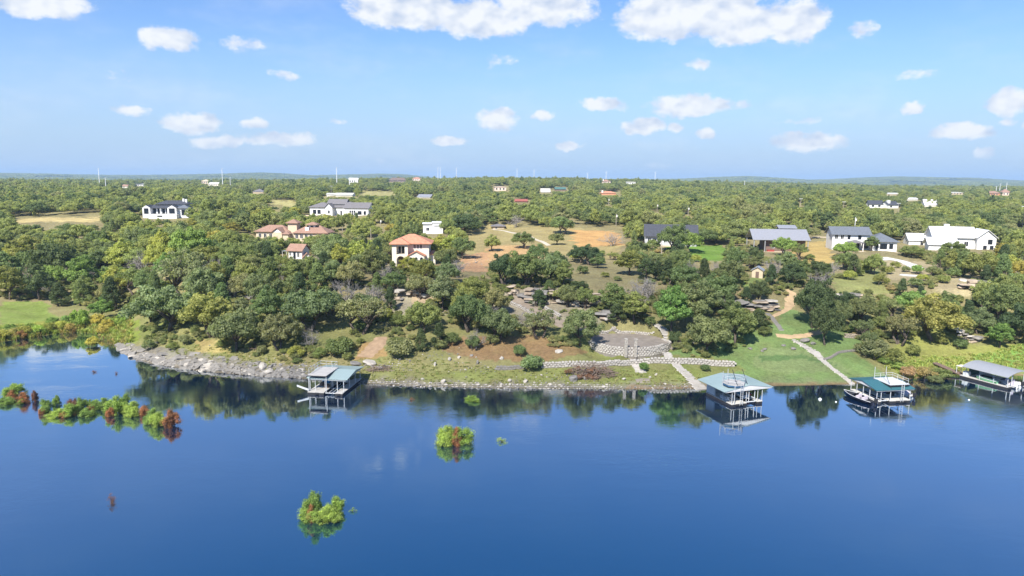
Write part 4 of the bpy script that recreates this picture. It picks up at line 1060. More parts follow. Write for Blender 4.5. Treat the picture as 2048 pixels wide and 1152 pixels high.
# villa
r = house('villa', 'two storey cream villa with red tile hip roof and arched porch', R(3))
wall(r, STUCCO, (-5.1, 4.8, 2, 10, -2.5, 6.05))
roofpart(r, TERRA, 'hip', -6.0, 5.7, .9, 11, 6.07, 8.5); roofpart(r, TERRA, 'hip', -5.7, -.2, -.7, 6, 6.10, 7.75)
wall(r, STUCCO, (-1.65, -.8, 0, 1.99, -2.5, 6.04), name='porch_pillar'); wall(r, STUCCO, (-5.1, -3.9, 0, 1.99, -2.5, 6.04), name='porch_pillar')
wall(r, STUCCO, (-3.89, -1.66, .05, 1.98, 2.9, 3.35), name='balcony_floor'); wall(r, STUCCO, (-3.89, -1.66, .05, .5, 5.55, 6.03), name='lintel')
mb = MB()
for sg in (-1, 1): mb.prism([(-2.775 + sg * 1.11, 2.89)] + [(-2.775 + sg * 1.1 * math.cos(a), 1.75 + 1.1 * math.sin(a)) for a in np.linspace(0, math.pi / 2, 6)] + [(-2.775, 2.89)], 1, .06, .5)
mb.build('arch', STUCCO, r)
mb = MB().bar((-3.88, .12, 4.25), (-1.67, .12, 4.25), .04)
for k in range(12): mb.bar((-3.8 + k * .19, .12, 3.36), (-3.8 + k * .19, .12, 4.25), .018, 4)
mb.build('railing', TRIM, r)
wall(r, GLASS, (-3.5, -2.9, 1.94, 1.985, 3.4, 5.4), name='door'); wall(r, GLASS, (-2.6, -1.9, 1.94, 1.985, 3.4, 5.4), name='door'); wall(r, BROWNW, (-3.6, -1.9, 1.94, 1.985, 0, 2.4), name='door')
wall(r, STUCCO, (-.7, 3.7, -.8, 1.98, -2.5, 3.0), name='wing_wall'); gable_wall(r, STUCCO, 1, -.7, 3.7, -.79, 1.97, 3.0, 4.1)
roofpart(r, TERRA, 'gable', -1.05, 4.05, -1.15, 1.97, 2.86, 4.2, axis=1, name='wing_roof')
for x in (0.05, 1.5, 2.95): arch_window(r, x, .55, .8, 2.1, -.8)
for x in (.9, 1.75, 2.6): window(r, x, 4.75, .55, 1.05, 2)
wall(r, STUCCO, (4.81, 6.4, 4, 9, -2.5, 2.9), name='side_wall'); roofpart(r, TERRA, 'hip', 4.3, 6.9, 3.6, 9.4, 2.92, 3.7, name='side_roof')

# tile roofed compound
r = house('compound', 'sprawling tan house with brown tile roofs and two small towers', R(-4))
wall(r, TAN, (-10, 2.4, 4, 11, -2, 3.0), (3.2, 17.3, 2.4, 9.6, -2, 2.8))
roofpart(r, BROWNT, 'hip', -10.6, 3.0, 3.3, 11.6, 3.02, 5.4); roofpart(r, BROWNT, 'hip', 4.8, 18.2, 1.7, 10.2, 2.82, 5.5)
wall(r, TAN, (1.9, 5.3, 5, 8.6, 2.5, 6.2), name='tower_wall'); roofpart(r, BROWNT, 'hip', 1.2, 6.0, 4.3, 9.3, 6.22, 7.7, name='tower_roof')
wall(r, WHITE, (9.9, 12.4, 4.8, 7.2, 4.0, 5.7), name='cupola_wall'); roofpart(r, BROWNT, 'hip', 8.9, 13.4, 3.9, 8.1, 5.72, 6.8, name='cupola_roof')
wall(r, WHITE, (9.2, 10.6, 3.0, 3.9, 3.6, 4.9), name='chimney')
wall(r, TAN, (-2.4, 1.2, 1, 3.99, -2, 3.1), name='wing_wall'); gable_wall(r, WHITE, 1, -2.4, 1.2, 1.01, 4.6, 3.1, 4.5)
roofpart(r, BROWNT, 'gable', -2.9, 1.7, .5, 6.0, 2.95, 4.65, axis=1, name='wing_roof')
wall(r, TAN, (1.9, 3.9, 0, 2.38, -2, 2.5), name='porch_wall'); roofpart(r, BROWNT, 'hip', 1.5, 4.6, -.5, 3.2, 2.52, 3.5, name='porch_roof')
for x in (-8.5, -6.5, -4.4): window(r, x, 1, 1.0, 1.3, 4)
for x in (6.2, 8.0, 9.8, 11.6): window(r, x, .9, 1.0, 1.4, 2.4)
wall(r, TRIM, (10.7, 11.7, 4.74, 4.79, 4.4, 5.4), name='louver')

# cottage and its shed
r = house('cottage', 'little white cottage with brown tile gable roof among the trees', R(-14))
wall(r, WHITE, (-2.1, 2.4, 0, 4.2, -2.5, 2.7)); gable_wall(r, WHITE, 0, 0, 4.2, -2.09, 2.39, 2.7, 4.2)
roofpart(r, BROWNT, 'gable', -2.7, 2.9, -.6, 4.8, 2.42, 4.3, axis=0)
wall(r, GLASS, (-.5, .3, -.03, .02, .05, 2.1), name='door'); window(r, 1.2, .6, .7, 1.4, 0); window(r, -1.5, 1.0, .6, 1.0, 0); window(r, 2.1, .9, .6, 1.1, 2.4, 'r')
roofpart(r, METALR, 'box', -4.6, -2.71, .2, 2.6, 2.2, 2.3, name='canopy')
for x in (-4.4, -2.9): MB().bar((x, .3, -2), (x, .3, 2.2), .06).build('post', WHITE, r)
p = SITE['cottage'] + np.array([4.2, -1.6, -1.2])
r = thing('garden_shed', 'tiny shed with steep brown gable roof beside the little cottage', 'shed', tuple(p), R(20))
wall(r, WHITEB, (-1.1, 1.1, 0, 3.2, -2, 1.9)); gable_wall(r, WHITEB, 1, -1.1, 1.1, .01, 3.19, 1.9, 3.0)
roofpart(r, BROWNT, 'gable', -1.5, 1.5, -.35, 3.5, 1.65, 3.1, axis=1); wall(r, BROWNW, (-.35, .35, -.03, .01, 0, 1.7), name='door')

# garage
r = house('garage', 'flat roofed white garage with a long slot window behind the villa', R(6), 'garage', 'garage')
wall(r, WHITE, (-.6, 3.6, 0, 6, -2, 4.3), (-4.4, -.61, 2.2, 6, -2, 3.9)); wall(r, WHITEB, (-.85, 3.85, -.25, 6.2, 4.31, 4.75), (-4.7, -.86, 1.6, 6.2, 3.91, 4.3), name='parapet')
wall(r, SLATE, (.1, 3.0, -.03, .01, 3.0, 3.4), name='slot_window'); wall(r, WHITEB, (.1, 3.0, -.04, .012, 0, 2.6), name='garage_door')
window(r, -2.5, 1.2, 1.2, 1.2, 2.2)

# mansion
r = house('mansion', 'rambling white house with several grey gable roofs', R(-6))
wall(r, WHITE, (-14, -3.6, 2, 11, -3, 4.0), (-4.4, 4.5, 3.5, 12, -3, 4.2), (4.0, 16, 1, 10, -3, 4.0), (-5.8, 3.2, 5, 11, 4.21, 5.9))
roofpart(r, GREYSH, 'hip', -14.7, -2.9, 1.3, 11.7, 4.02, 6.4); roofpart(r, GREYSH, 'gable', -4.6, 5.2, 2.9, 13, 4.0, 6.6, axis=0)
roofpart(r, GREYSH, 'gable', -6.3, 3.7, 4.3, 11.7, 5.55, 7.9, axis=0); gable_wall(r, WHITE, 0, 5, 11, -5.75, 3.15, 5.9, 7.7)
roofpart(r, GREYSH, 'gable', 3.4, 16.6, .4, 10.6, 3.78, 6.4, axis=0); gable_wall(r, WHITEB, 0, 1, 10, 4.05, 15.95, 4.0, 6.2)
wall(r, WHITE, (-5.4, -1.8, 0, 3.49, -3, 4.0), name='wing_wall'); gable_wall(r, WHITE, 1, -5.4, -1.8, .01, 4, 4.0, 5.9); roofpart(r, GREYSH, 'gable', -5.9, -1.3, -.4, 6, 3.7, 6.05, axis=1, name='wing_roof')
for x in (-11.6, -9.3): window(r, x, .9, 1.5, 1.9, 2, frame=TRIM)
for x in (6.9, 8.0, 9.1): arch_window(r, x, .6, .8, 2.2, 1)
window(r, 11.6, .8, 1.8, 1.6, 1, frame=TRIM); window(r, 14.2, .8, 1.0, 1.6, 1, frame=TRIM); window(r, 5.5, .8, 1.2, 1.9, 16, 'r', TRIM); window(r, -3.6, 1.2, 1.0, 1.5, 0)
wall(r, GLASS, (1.0, 1.8, 3.46, 3.49, .1, 2.4), name='door'); wall(r, TAN, (-15.5, -9, -1, .8, -3, .3), name='terrace')

# modern house on a terrace
r = house('modern', 'white modern house with dark roofs and big windows on a pale terrace wall', R(7))
wall(r, WHITE, (-7.4, 6.4, -2.2, 1.9, -3, 2.2), name='terrace_wall'); window(r, -1.6, 1.0, 2.2, .5, -2.2, frame=TRIM)
wall(r, WHITE, (-10.7, -7.0, 0.5, 6, -1, 5.3), name='pavilion_wall'); wall(r, WHITE, (1.4, 5.7, 0, 6, 2.21, 5.2), name='pavilion_wall')
gable_wall(r, WHITE, 1, -10.7, -7.0, .51, 5.9, 5.3, 6.5); gable_wall(r, WHITE, 1, 1.4, 5.7, .01, 5.9, 5.2, 6.5)
roofpart(r, SHINGLE, 'gable', -11.1, -6.6, .7, 8, 5.1, 6.62, axis=1); roofpart(r, SHINGLE, 'gable', 1.0, 6.1, .3, 8, 5.0, 6.62, axis=1)
wall(r, WHITEB, (-6.99, 1.39, 3, 10, 2.21, 5.2), (5.71, 10.6, 2, 10, -1, 5.0)); roofpart(r, SHINGLE, 'gable', -7.0, 2.6, 1.4, 9, 5.1, 6.6, axis=0, name='porch_roof')
wall(r, WHITE, (-4, 8.6, 5, 11, 5.21, 6.9), name='clerestory'); roofpart(r, SHINGLE, 'hip', -6, 10.2, 4, 12.4, 6.92, 8.8); roofpart(r, SLATE, 'hip', 5.2, 11.4, 1.3, 8, 5.02, 6.9)
window(r, -8.85, 2.4, 2.0, 2.6, .5, frame=TRIM); window(r, 3.55, 2.5, 2.6, 2.5, 0, frame=TRIM); window(r, 8.4, 1.6, 1.7, 2.7, 2, frame=TRIM)
for x in (-5.8, -3.6, -1.5, .4): window(r, x, 2.4, 1.3, 2.4, 3, frame=TRIM)
for x in (-6.7, -2.6, 1.2): MB().box(x - .12, x + .12, 1.6, 1.85, 2.21, 5.09).build('post', WHITE, r)
for x in (7.0, 8.3): wall(r, WHITE, (x - .45, x + .45, 7, 8, 7.6, 9.8 - (x > 8) * .3), name='chimney')

# dark roofed house
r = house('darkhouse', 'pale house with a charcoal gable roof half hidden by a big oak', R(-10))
wall(r, mat('shade_tinted_siding', (.40, .41, .43), .8, .06), (-6.6, 10.2, 0, 8, -2, 3.3)); gable_wall(r, STUCCO, 0, 0, 8, -6.58, 10.18, 3.3, 6.5); roofpart(r, SHINGLE, 'gable', -7.1, 10.8, -.8, 8.8, 2.92, 6.7, axis=0)  # wall colour greyed to paint in its shade; gable kept cream as sunlit
for x in (-5.2, -1.9, 2.0, 5.6): window(r, x, .8, 1.0, 1.6, 0)
wall(r, GLASS, (-4.0, -2.9, -.03, .02, .05, 2.2), name='door'); window(r, 4, 1, 1.2, 1.5, -6.6, 'l'); wall(r, TAN, (-6.9, 2, -2.4, -.02, -2, .1), name='terrace')

# open sided barn
r = house('barn', 'open sided barn with a wide pale metal roof', R(-6), 'barn', 'barn')
wall(r, BROWNW, (-3.2, 9.6, 1.8, 9, -2, 4.1)); gable_wall(r, BROWNW, 0, 1.8, 9, -3.1, 9.5, 4.1, 6.3); roofpart(r, METALR, 'gable', -7.6, 10.6, -.3, 10.6, 3.85, 7.0, axis=0)
for x in (-7.1, -3.6, 2.4, 9.9): MB().box(x - .13, x + .13, 0, .26, -2, 3.92).build('post', METALR, r)
for x in (-7.1,): MB().box(x - .13, x + .13, 10, 10.26, -2, 3.92).build('post', METALR, r)
wall(r, TAN, (-7.4, 10.3, -.4, 1.79, -2, .05), name='slab'); window(r, -.6, 1.2, 1.0, 1.2, 1.8); wall(r, REDW, (-2.6, -.4, .6, 1.4, .06, .6), name='bench')
wall(r, SHINGLE, (3.0, 7.8, 8, 12.0, 5.8, 7.2), name='dormer_wall'); roofpart(r, METALR, 'gable', 2.3, 8.4, 7.4, 12.6, 7.22, 8.1, axis=0, name='dormer_roof')

# white two storey house
r = house('whitehouse', 'white two storey house with grey shingle roofs and a dark porch', R(-9))
wall(r, WHITE, (-9.4, 2.0, 2, 9, -2, 5.2), (2.01, 9.6, -.6, 7, -2, 2.9)); gable_wall(r, WHITEB, 0, 2, 9, -9.38, 1.98, 5.2, 7.0); roofpart(r, SLATE, 'gable', -10.0, 2.7, 1.3, 9.7, 4.85, 7.25, axis=0)
roofpart(r, SLATE, 'hip', 1.2, 10.3, -1.3, 8.4, 2.92, 5.6)
roofpart(r, GREYSH, 'hip', -5.2, -.6, -2.0, 1.98, 2.5, 3.4, name='porch_roof'); wall(r, TRIM, (-4.9, -.9, 1.93, 1.985, 0, 2.4), name='porch_back')
for x in (-4.9, -.9): MB().box(x - .1, x + .1, -1.8, -1.6, -1, 2.5).build('post', WHITE, r)
for x, w_ in ((-8.2, .9), (-6.4, .9), (-4.3, .7), (-1.0, .8)): window(r, x, 3.5, w_, 1.3, 2, frame=TRIM if x > -5 else WHITE)
window(r, .8, .6, 1.8, 1.9, 2, frame=TRIM); window(r, 5.6, .7, 2.0, 1.6, -.6, frame=TRIM); window(r, 7.9, .8, 1.0, 1.5, -.6, frame=TRIM); window(r, 3.6, .5, .6, 1.8, -.6, frame=TRIM)
window(r, 5, 3.4, .9, 1.2, -9.4, 'l'); wall(r, TAN, (-5.4, 9.9, -3.6, -.62, -2.4, -.1), name='terrace')

# long white farmhouse and its shed
r = house('farmhouse', 'long white farmhouse with white metal gable roofs', R(-14))
wall(r, WHITE, (-8.6, 4.2, 2, 10, -2.5, 4.4), (4.21, 9.8, 0, 9, -2.5, 4.4)); gable_wall(r, WHITEB, 0, 2, 10, -8.58, 4.18, 4.4, 7.2); roofpart(r, WHITEM, 'gable', -9.2, 4.9, 1.2, 10.8, 3.95, 7.4, axis=0)
gable_wall(r, WHITE, 1, 4.21, 9.8, .01, 8.9, 4.4, 6.6); roofpart(r, WHITEM, 'gable', 3.8, 10.2, -.6, 9.6, 4.15, 6.85, axis=1)
wall(r, WHITE, (-11, -2.5, -2, 1.99, -2.5, 2.0), name='wing_wall'); roofpart(r, WHITEM, 'gable', -11.6, -2.0, -2.6, 3.6, 1.7, 4.0, axis=0, name='wing_roof'); gable_wall(r, WHITEB, 0, -2, 2, -10.98, -2.52, 2.0, 3.4)
wall(r, WHITE, (-4.4, -2.9, 5.4, 6.4, 6.6, 8.4), name='chimney'); window(r, 8.0, 2.2, 1.2, 1.5, 0, frame=TRIM); window(r, 6.6, .2, .9, 1.4, 0, frame=TRIM); window(r, 8.6, .2, .9, 1.4, 0, frame=TRIM)
window(r, -1.2, 1.2, 1.2, 1.5, 2); window(r, 1.6, 1.2, 1.2, 1.5, 2); window(r, 6, 2.6, 1.0, 1.4, -8.6, 'l')
r = house('whiteshed', 'small white gabled shed left of the long white farmhouse', R(-12), 'shed', 'shed')
wall(r, WHITE, (-3.4, 3.2, 0, 6, -2.5, 1.8)); gable_wall(r, WHITEB, 0, 0, 6, -3.38, 3.18, 1.8, 3.7); roofpart(r, WHITEM, 'gable', -3.8, 3.6, -.5, 6.5, 1.55, 3.9, axis=0); window(r, 3, .6, 1, .9, -3.4, 'l'); wall(r, TRIM, (.4, 1.4, -.03, .01, 0, 1.6), name='door')
r = house('stoneshed', 'tiny stone hut with a grey roof among dark oaks', R(-25), 'stone_hut', 'hut')
wall(r, TAN, (-1.3, 1.3, 0, 2.4, -1, 1.9)); gable_wall(r, TAN, 1, -1.3, 1.3, .01, 2.39, 1.9, 2.6); roofpart(r, METALR, 'gable', -1.6, 1.6, -.3, 2.8, 1.75, 2.75, axis=1); wall(r, BROWNW, (-.4, .4, -.03, .01, 0, 1.6), name='door')
r = house('lowroof', 'low building showing only its grey roof behind the orange field', R(4), 'low_building', 'building')
wall(r, TAN, (-2.6, 2.6, 0, 6, -1, 1.1)); roofpart(r, GREYSH, 'hip', -3.4, 3.4, -.7, 6.7, 1.12, 2.2); window(r, -1, .1, .8, .7, 0)

PINK = mat('pale_pink_stucco', (.68, .54, .45), .9, .06); GREENM = seam_mat('green_metal_sheet', (.11, .22, .19), .45, 0, .4, .3); BRICK = mat('orange_stucco', (.55, .27, .15), .9, .1); CREAMM = seam_mat('cream_metal_sheet', (.66, .64, .56), .45, 0, .4, .3)
FAR_STYLE = [  # u, v of the foot, distance, width, depth, wall, roof rise, roof kind, wall mat, roof mat, turn, label
    (1752, 416, 480, 9, 7, 2.6, 2.4, 'gable', WHITE, SHINGLE, -8, 'white house with dark gable roof far behind the white two storey house'),
    (1786, 417, 478, 8, 7, 2.4, 2.2, 'gable', WHITE, SHINGLE, 10, 'right half of the far white and dark roofed pair'),
    (1862, 413, 500, 8.5, 7, 1.4, 3.6, 'gable', WHITE, WHITEM, -12, 'far white barn with steep white metal roof'),
    (1217, 390, 700, 15, 9, 1.6, 2.0, 'hip', BRICK, TERRA, 0, 'far low orange house with a white chimney'),
    (1091, 386, 760, 10, 8, 1.0, 3.6, 'gable', WHITE, CREAMM, 0, 'far building showing a blank white roof'),
    (1001, 382, 780, 13, 9, 4.4, .5, 'hip', PINK, PINK, 8, 'far pale pink flat topped house'),
    (1121, 382, 900, 14, 9, 2.2, 2.4, 'gable', BROWNW, GREENM, 5, 'far dark shelter with a green roof'),
    (1042, 405, 520, 9, 7, 1.0, 1.4, 'gable', BROWNW, mat('rusty_red_sheet', (.30, .10, .08), .7, .2), 0, 'low rusty red roof among the trees behind the orange field'),
    (848, 396, 560, 11, 8, 1.0, 1.8, 'gable', WHITE, METALR, -14, 'pale metal roof poking above the trees behind the villa'),
    (662, 392, 560, 7, 6, 1.2, 1.0, 'gable', WHITE, CREAMM, 0, 'short pale roof left of the long pale roof'),
    (688, 393, 560, 14, 8, 1.2, 1.4, 'gable', WHITE, CREAMM, -6, 'long pale roof behind the rambling white house'),
    (516, 387, 680, 11, 11, 1.5, 3.0, 'hip', TAN, GREYSH, 0, 'grey pyramid roof far beyond the tile roofed compound'),
    (707, 366, 1250, 16, 10, 6, 3, 'gable', WHITE, WHITEM, 6, 'white house on the skyline beside the power poles'),
    (795, 364, 1150, 30, 12, 3, 4, 'hip', BROWNW, BROWNW, 0, 'long brown roofed house below the skyline'),
    (833, 362, 1150, 13, 9, 4, 2, 'hip', PINK, TERRA, 0, 'small tan house right of the long brown roof'),
    (410, 368, 950, 9, 8, 4, 2, 'hip', TAN, TAN, 0, 'far tan house left of the twin power poles'),
    (427, 372, 930, 14, 8, 2.6, 2.4, 'gable', STUCCO, CREAMM, -8, 'far cream house beneath the tan house'),
    (250, 377, 820, 6, 5, 2.6, 1.8, 'gable', STUCCO, BROWNT, 0, 'tiny far cream house right of the left power poles'),
    (280, 372, 980, 13, 8, 2, 2, 'gable', WHITE, METALR, 5, 'faint pale roof in the far left woods'),
    (1213, 366, 1200, 14, 9, 2.6, 3, 'hip', PINK, BROWNT, 0, 'far house with a white chimney below the centre skyline'),
    (1262, 368, 1150, 15, 8, 2.6, 1, 'gable', WHITE, CREAMM, 0, 'far long cream roof below the centre skyline'),
    (1785, 391, 800, 15, 8, 1.6, 1.4, 'gable', TAN, CREAMM, 0, 'flat cream roof in the right woods'),
    (1825, 401, 640, 10, 8, 1.4, 1.0, 'gable', WHITE, WHITEM, 0, 'small bright roof left of the far white barn'),
    (1915, 389, 950, 20, 9, 2.2, 1.0, 'gable', TAN, CREAMM, 0, 'long tan building in the far right woods'),
    (1990, 392, 900, 15, 9, 3.4, 3, 'hip', BRICK, BROWNT, 10, 'far tan house with a brown roof on the right'),
    (2012, 391, 880, 9, 8, 4, 4, 'hip', PINK, BROWNT, -10, 'far peaked house next to the far tan house on the right')]
for (u, v, y, w_, d_, hh, rr, kind, wmt, rmt, turn, lab) in FAR_STYLE:
    p = FARPOS[('house', u, v)]; zg = hz(p[0], p[1]); k_ = p[1] / y; w_, d_, hh, rr = w_ * k_, d_ * k_, hh * k_, rr * k_
    r = thing('far_house', lab, 'house', tuple(p), R(turn), 'houses in the far woods')
    wall(r, wmt, (-w_ / 2, w_ / 2, 0, d_, min(-1, zg - p[2] - 1), hh))
    if kind == 'gable': roofpart(r, rmt, 'gable', -w_ / 2 - .5, w_ / 2 + .5, -.5, d_ + .5, hh - .2, hh + rr, axis=0); gable_wall(r, wmt, 0, 0, d_, -w_ / 2 + .02, w_ / 2 - .02, hh, hh + rr - .15)
    else: roofpart(r, rmt, 'hip', -w_ / 2 - .6, w_ / 2 + .6, -.6, d_ + .6, hh + .02, hh + rr)
    if hh > 2:
        for k in range(int(w_ // 4)): window(r, -w_ / 2 + 2.2 + k * 4, hh * .25, 1.5, hh * .5, 0, split=False)
    if 'chimney' in lab or 'pair' in lab: wall(r, WHITE, (-w_ / 2 + .6, -w_ / 2 + 2.2, 1, 2.6, 0, hh + rr + .8), name='chimney')

# ------------------------------------------------------------------ power poles
STEEL = mat('galvanised_steel', (.72, .73, .74), .5, .05, 1, .4); WOODP = mat('grey_pole_wood', (.34, .30, .25), .9, .15)
for (u, v0, v1, lab) in POLES:
    a = FARPOS[('pole' if lab.find('utility') < 0 and 'slim pole' not in lab and 'transformer' not in lab else 'upole', u, v1)]; H = (v1 - v0) * a[1] / FPX * 1.01
    r = thing('power_pole', lab, 'power pole', tuple(a), 0, 'steel power poles on the skyline')
    zg = hz(a[0], a[1]) - a[2]
    MB().bar((0, 0, min(zg, 0) - 1), (0, 0, H), .62 if v1 - v0 > 25 else .5, 8, .28).build('shaft', STEEL, r)
    mb = MB()
    for k in range(3): mb.bar((0, 0, H * (.97 - .09 * k)), ((1, -1, 1)[k] * 2.6, 0, H * (.99 - .09 * k)), .12, 5, .06)
    mb.build('arm', STEEL, r)
for (u, v0, v1, tf, lab) in UP:
    a = FARPOS[('pole' if lab.find('utility') < 0 and 'slim pole' not in lab and 'transformer' not in lab else 'upole', u, v1)]; H = (v1 - v0) * a[1] / FPX * 1.01
    zg = hz(a[0], a[1]) - a[2]
    r = thing('utility_pole', lab, 'utility pole', tuple(a), 0, 'wooden utility poles among the trees')
    MB().bar((0, 0, min(zg, 0) - 1), (0, 0, H), .15, 7, .11).build('shaft', STEEL if u == 1709 else (TRIM if u in (1883, 2044) else WOODP), r)
    if tf == 1: MB().bar((.3, -.15, H * .72), (.3, -.15, H * .72 + 1.0), .26, 10).build('transformer', WHITE, r)
    if tf == 2: MB().box(-1.3, 1.3, -.08, .08, H - .5, H - .3).build('crossarm', WHITEB, r)

# ------------------------------------------------------------------ boathouses
AQUA = seam_mat('pale_aqua_metal_roof', (.35, .45, .44), .45, 0, .45, .15, .05); AQUAY = seam_mat('pale_aqua_metal_roof_cross', (.38, .49, .48), .45, 1, .45, .15, .05)
TEAL = seam_mat('teal_metal_roof', (.05, .16, .185), .45, 0, .45, .15, .06); ARCHM = seam_mat('grey_arched_sheet', (.44, .45, .47), .4, 1, .45, .4, .05)
DECK = seam_mat('weathered_deck_boards', (.50, .48, .45), .16, 1, .9, 0, .12); CONC = mat('pale_concrete', (.56, .54, .50), .9, .08, 2)
FLOAT = mat('dark_float', (.03, .03, .035), .7, .2); WPOST = mat('white_steel', (.58, .60, .62), .5, .05); GREYF = mat('grey_fascia', (.30, .33, .35), .7, .08)
HULLW = mat('white_gelcoat', (.78, .78, .78), .25, .03, 1, .5); HULLB = mat('black_gelcoat', (.02, .025, .05), .2, .1, 1, .5); BLUEC = mat('blue_canvas', (.03, .07, .30), .8, .12); LBLUE = mat('light_blue_canvas', (.06, .28, .50), .8, .1)
REDP = mat('red_plastic', (.42, .05, .06), .4, .08); GREENP = mat('mint_plastic', (.30, .62, .36), .4, .06); LILAC = mat('pale_lilac_cover', (.62, .56, .62), .7, .06)

def deck(root, x0, x1, y0, y1, z=.48, name='deck', m=None):
    o = MB().box(x0, x1, y0, y1, z - .10, z).build(name, m or DECK, root)
    MB().box(x0 + .03, x1 - .03, y0 + .03, y1 - .03, -.35, z - .102).build('float', FLOAT, o)
    return o
def posts(root, pts, z0, z1, m=None, r_=.038):
    for (x, y) in pts: MB().box(x - r_, x + r_, y - r_, y + r_, z0, z1).build('post', m or WPOST, root)
def rail(root, pts, z, h=1.0, m=None, name='railing'):
    mb = MB()
    for (a, b) in zip(pts[:-1], pts[1:]):
        for k in (h, h * .55): mb.bar((a[0], a[1], z + k), (b[0], b[1], z + k), .028, 5)
        n = max(1, int(math.dist(a, b) / 1.0))
        for i in range(n + 1):
            t_ = i / n; x = a[0] + (b[0] - a[0]) * t_; y = a[1] + (b[1] - a[1]) * t_
            mb.bar((x, y, z), (x, y, z + h), .024, 5)
    return mb.build(name, m or WPOST, root)
def ladder(root, x, y, z0, z1, w_=.45):
    mb = MB()
    for sx in (-w_ / 2, w_ / 2): mb.bar((x + sx, y, z0), (x + sx, y, z1), .03, 5)
    for k in range(int((z1 - z0) / .3)): mb.bar((x - w_ / 2, y, z0 + .2 + k * .3), (x + w_ / 2, y, z0 + .2 + k * .3), .022, 5)
    return mb.build('ladder', WPOST, root)
def trusses(root, x0, x1, y0, y1, ze, zr, axis, n=4):
    mb = MB()
    for k in range(n):
        if axis == 0:
            x = x0 + (x1 - x0) * k / (n - 1); ym = (y0 + y1) / 2
            mb.bar((x, y0, ze), (x, y1, ze), .04, 4); mb.bar((x, y0, ze), (x, ym, zr - .05), .035, 4); mb.bar((x, y1, ze), (x, ym, zr - .05), .035, 4)
        else:
            y = y0 + (y1 - y0) * k / (n - 1); xm = (x0 + x1) / 2
            mb.bar((x0, y, ze), (x1, y, ze), .04, 4); mb.bar((x0, y, ze), (xm, y, zr - .05), .035, 4); mb.bar((x1, y, ze), (xm, y, zr - .05), .035, 4)
    return mb.build('truss', WPOST, root)
def bumpers(root, pts):
    for (x, y) in pts: MB().box(x - .28, x + .28, y - .10, y - .005, .12, .42).build('bumper', FLOAT, root)

def boat(name, label, loc, rz, L=5.2, B=1.9, H=.75, hullm=None, cat='boat', cover=None, seats=2, motor=True, trim=None, shield=True):
    r_ = thing(name, label, cat, loc, rz)
    st = np.linspace(0, 1, 11); vs, fs = [], []
    for t_ in st:
        hb = B / 2 * (1 - max(0, (t_ - .45) / .55) ** 2.2) * (.9 + .1 * min(1, t_ * 4)); hb = max(hb, .02)
        y = -L / 2 + L * t_; zk = -.22 + .5 * max(0, (t_ - .6) / .4) ** 2 * H; zg = H * (.62 + .38 * t_ ** 1.6)
        vs += [(-hb, y, zg), (-hb * .82, y, zk + .12), (0, y, zk), (hb * .82, y, zk + .12), (hb, y, zg), (0, y, zg - .06)]
    for i in range(10):
        for k in range(6):
            a = i * 6 + k; b_ = i * 6 + (k + 1) % 6
            if k >= 4: continue
            fs.append((a, b_, b_ + 6, a + 6))
    fs.append((0, 1, 2, 3, 4)); h = link('hull', new_mesh('hull', vs, fs, hullm or HULLW, True), r_)
    dv, dfs = [], []
    for i, t_ in enumerate(st):
        a = vs[i * 6]; dz = -.04 if t_ > .62 or t_ < .1 else -.30
        dv += [(a[0] * .97, a[1], a[2] + dz), (-a[0] * .97, a[1], a[2] + dz)]
    for i in range(10): dfs.append((2 * i, 2 * i + 1, 2 * i + 3, 2 * i + 2))
    link('deck', new_mesh('deck', dv, dfs, trim or CONC), r_)
    mb = MB()
    for s in (0, 4): mb.tube([vs[i * 6 + s] for i in range(11)], [.035] * 11, 5)
    mb.build('gunwale', HULLW, r_)
    if cover:
        cv_, cf = [], []
        for i, t_ in enumerate(st[1:10]):
            a = vs[(i + 1) * 6]
            for k in np.linspace(-1, 1, 7): cv_.append((a[0] * 1.03 * -k, a[1], a[2] + .05 + (1 - abs(k) ** 1.6) * (.55 * math.sin(math.pi * min(1, .15 + t_ * .95)) + .03)))
        for i in range(8):
            for k in range(6): cf.append((i * 7 + k, i * 7 + k + 1, i * 7 + k + 8, i * 7 + k + 7))
        link('cover', new_mesh('cover', cv_, cf, cover, True), r_)
    else:
        for k in range(seats): MB().box(-.35, .35, -L * .22 + k * 1.1, -L * .22 + k * 1.1 + .5, .30, .62).box(-.35, .35, -L * .22 + k * 1.1 - .1, -L * .22 + k * 1.1, .35, 1.0).build('seat', LILAC, r_)
        if shield: MB().prism([(L * .10, H * .7), (L * .16, H * .72), (L * .06, H * 1.25)], 0, -B * .3, B * .3).build('windshield', GLASS, r_)
    if motor: MB().box(-.2, .2, -L / 2 - .42, -L / 2 - .03, .35, 1.0).bar((0, -L / 2 - .22, -.3), (0, -L / 2 - .22, .35), .08, 6).build('motor', FLOAT, r_)
    return r_

def local(root, x, y, z=0.0):
    q = Matrix.Rotation(root.rotation_euler[2], 4, 'Z') @ Vector((x, y, z)); return tuple(Vector(root.location) + q)

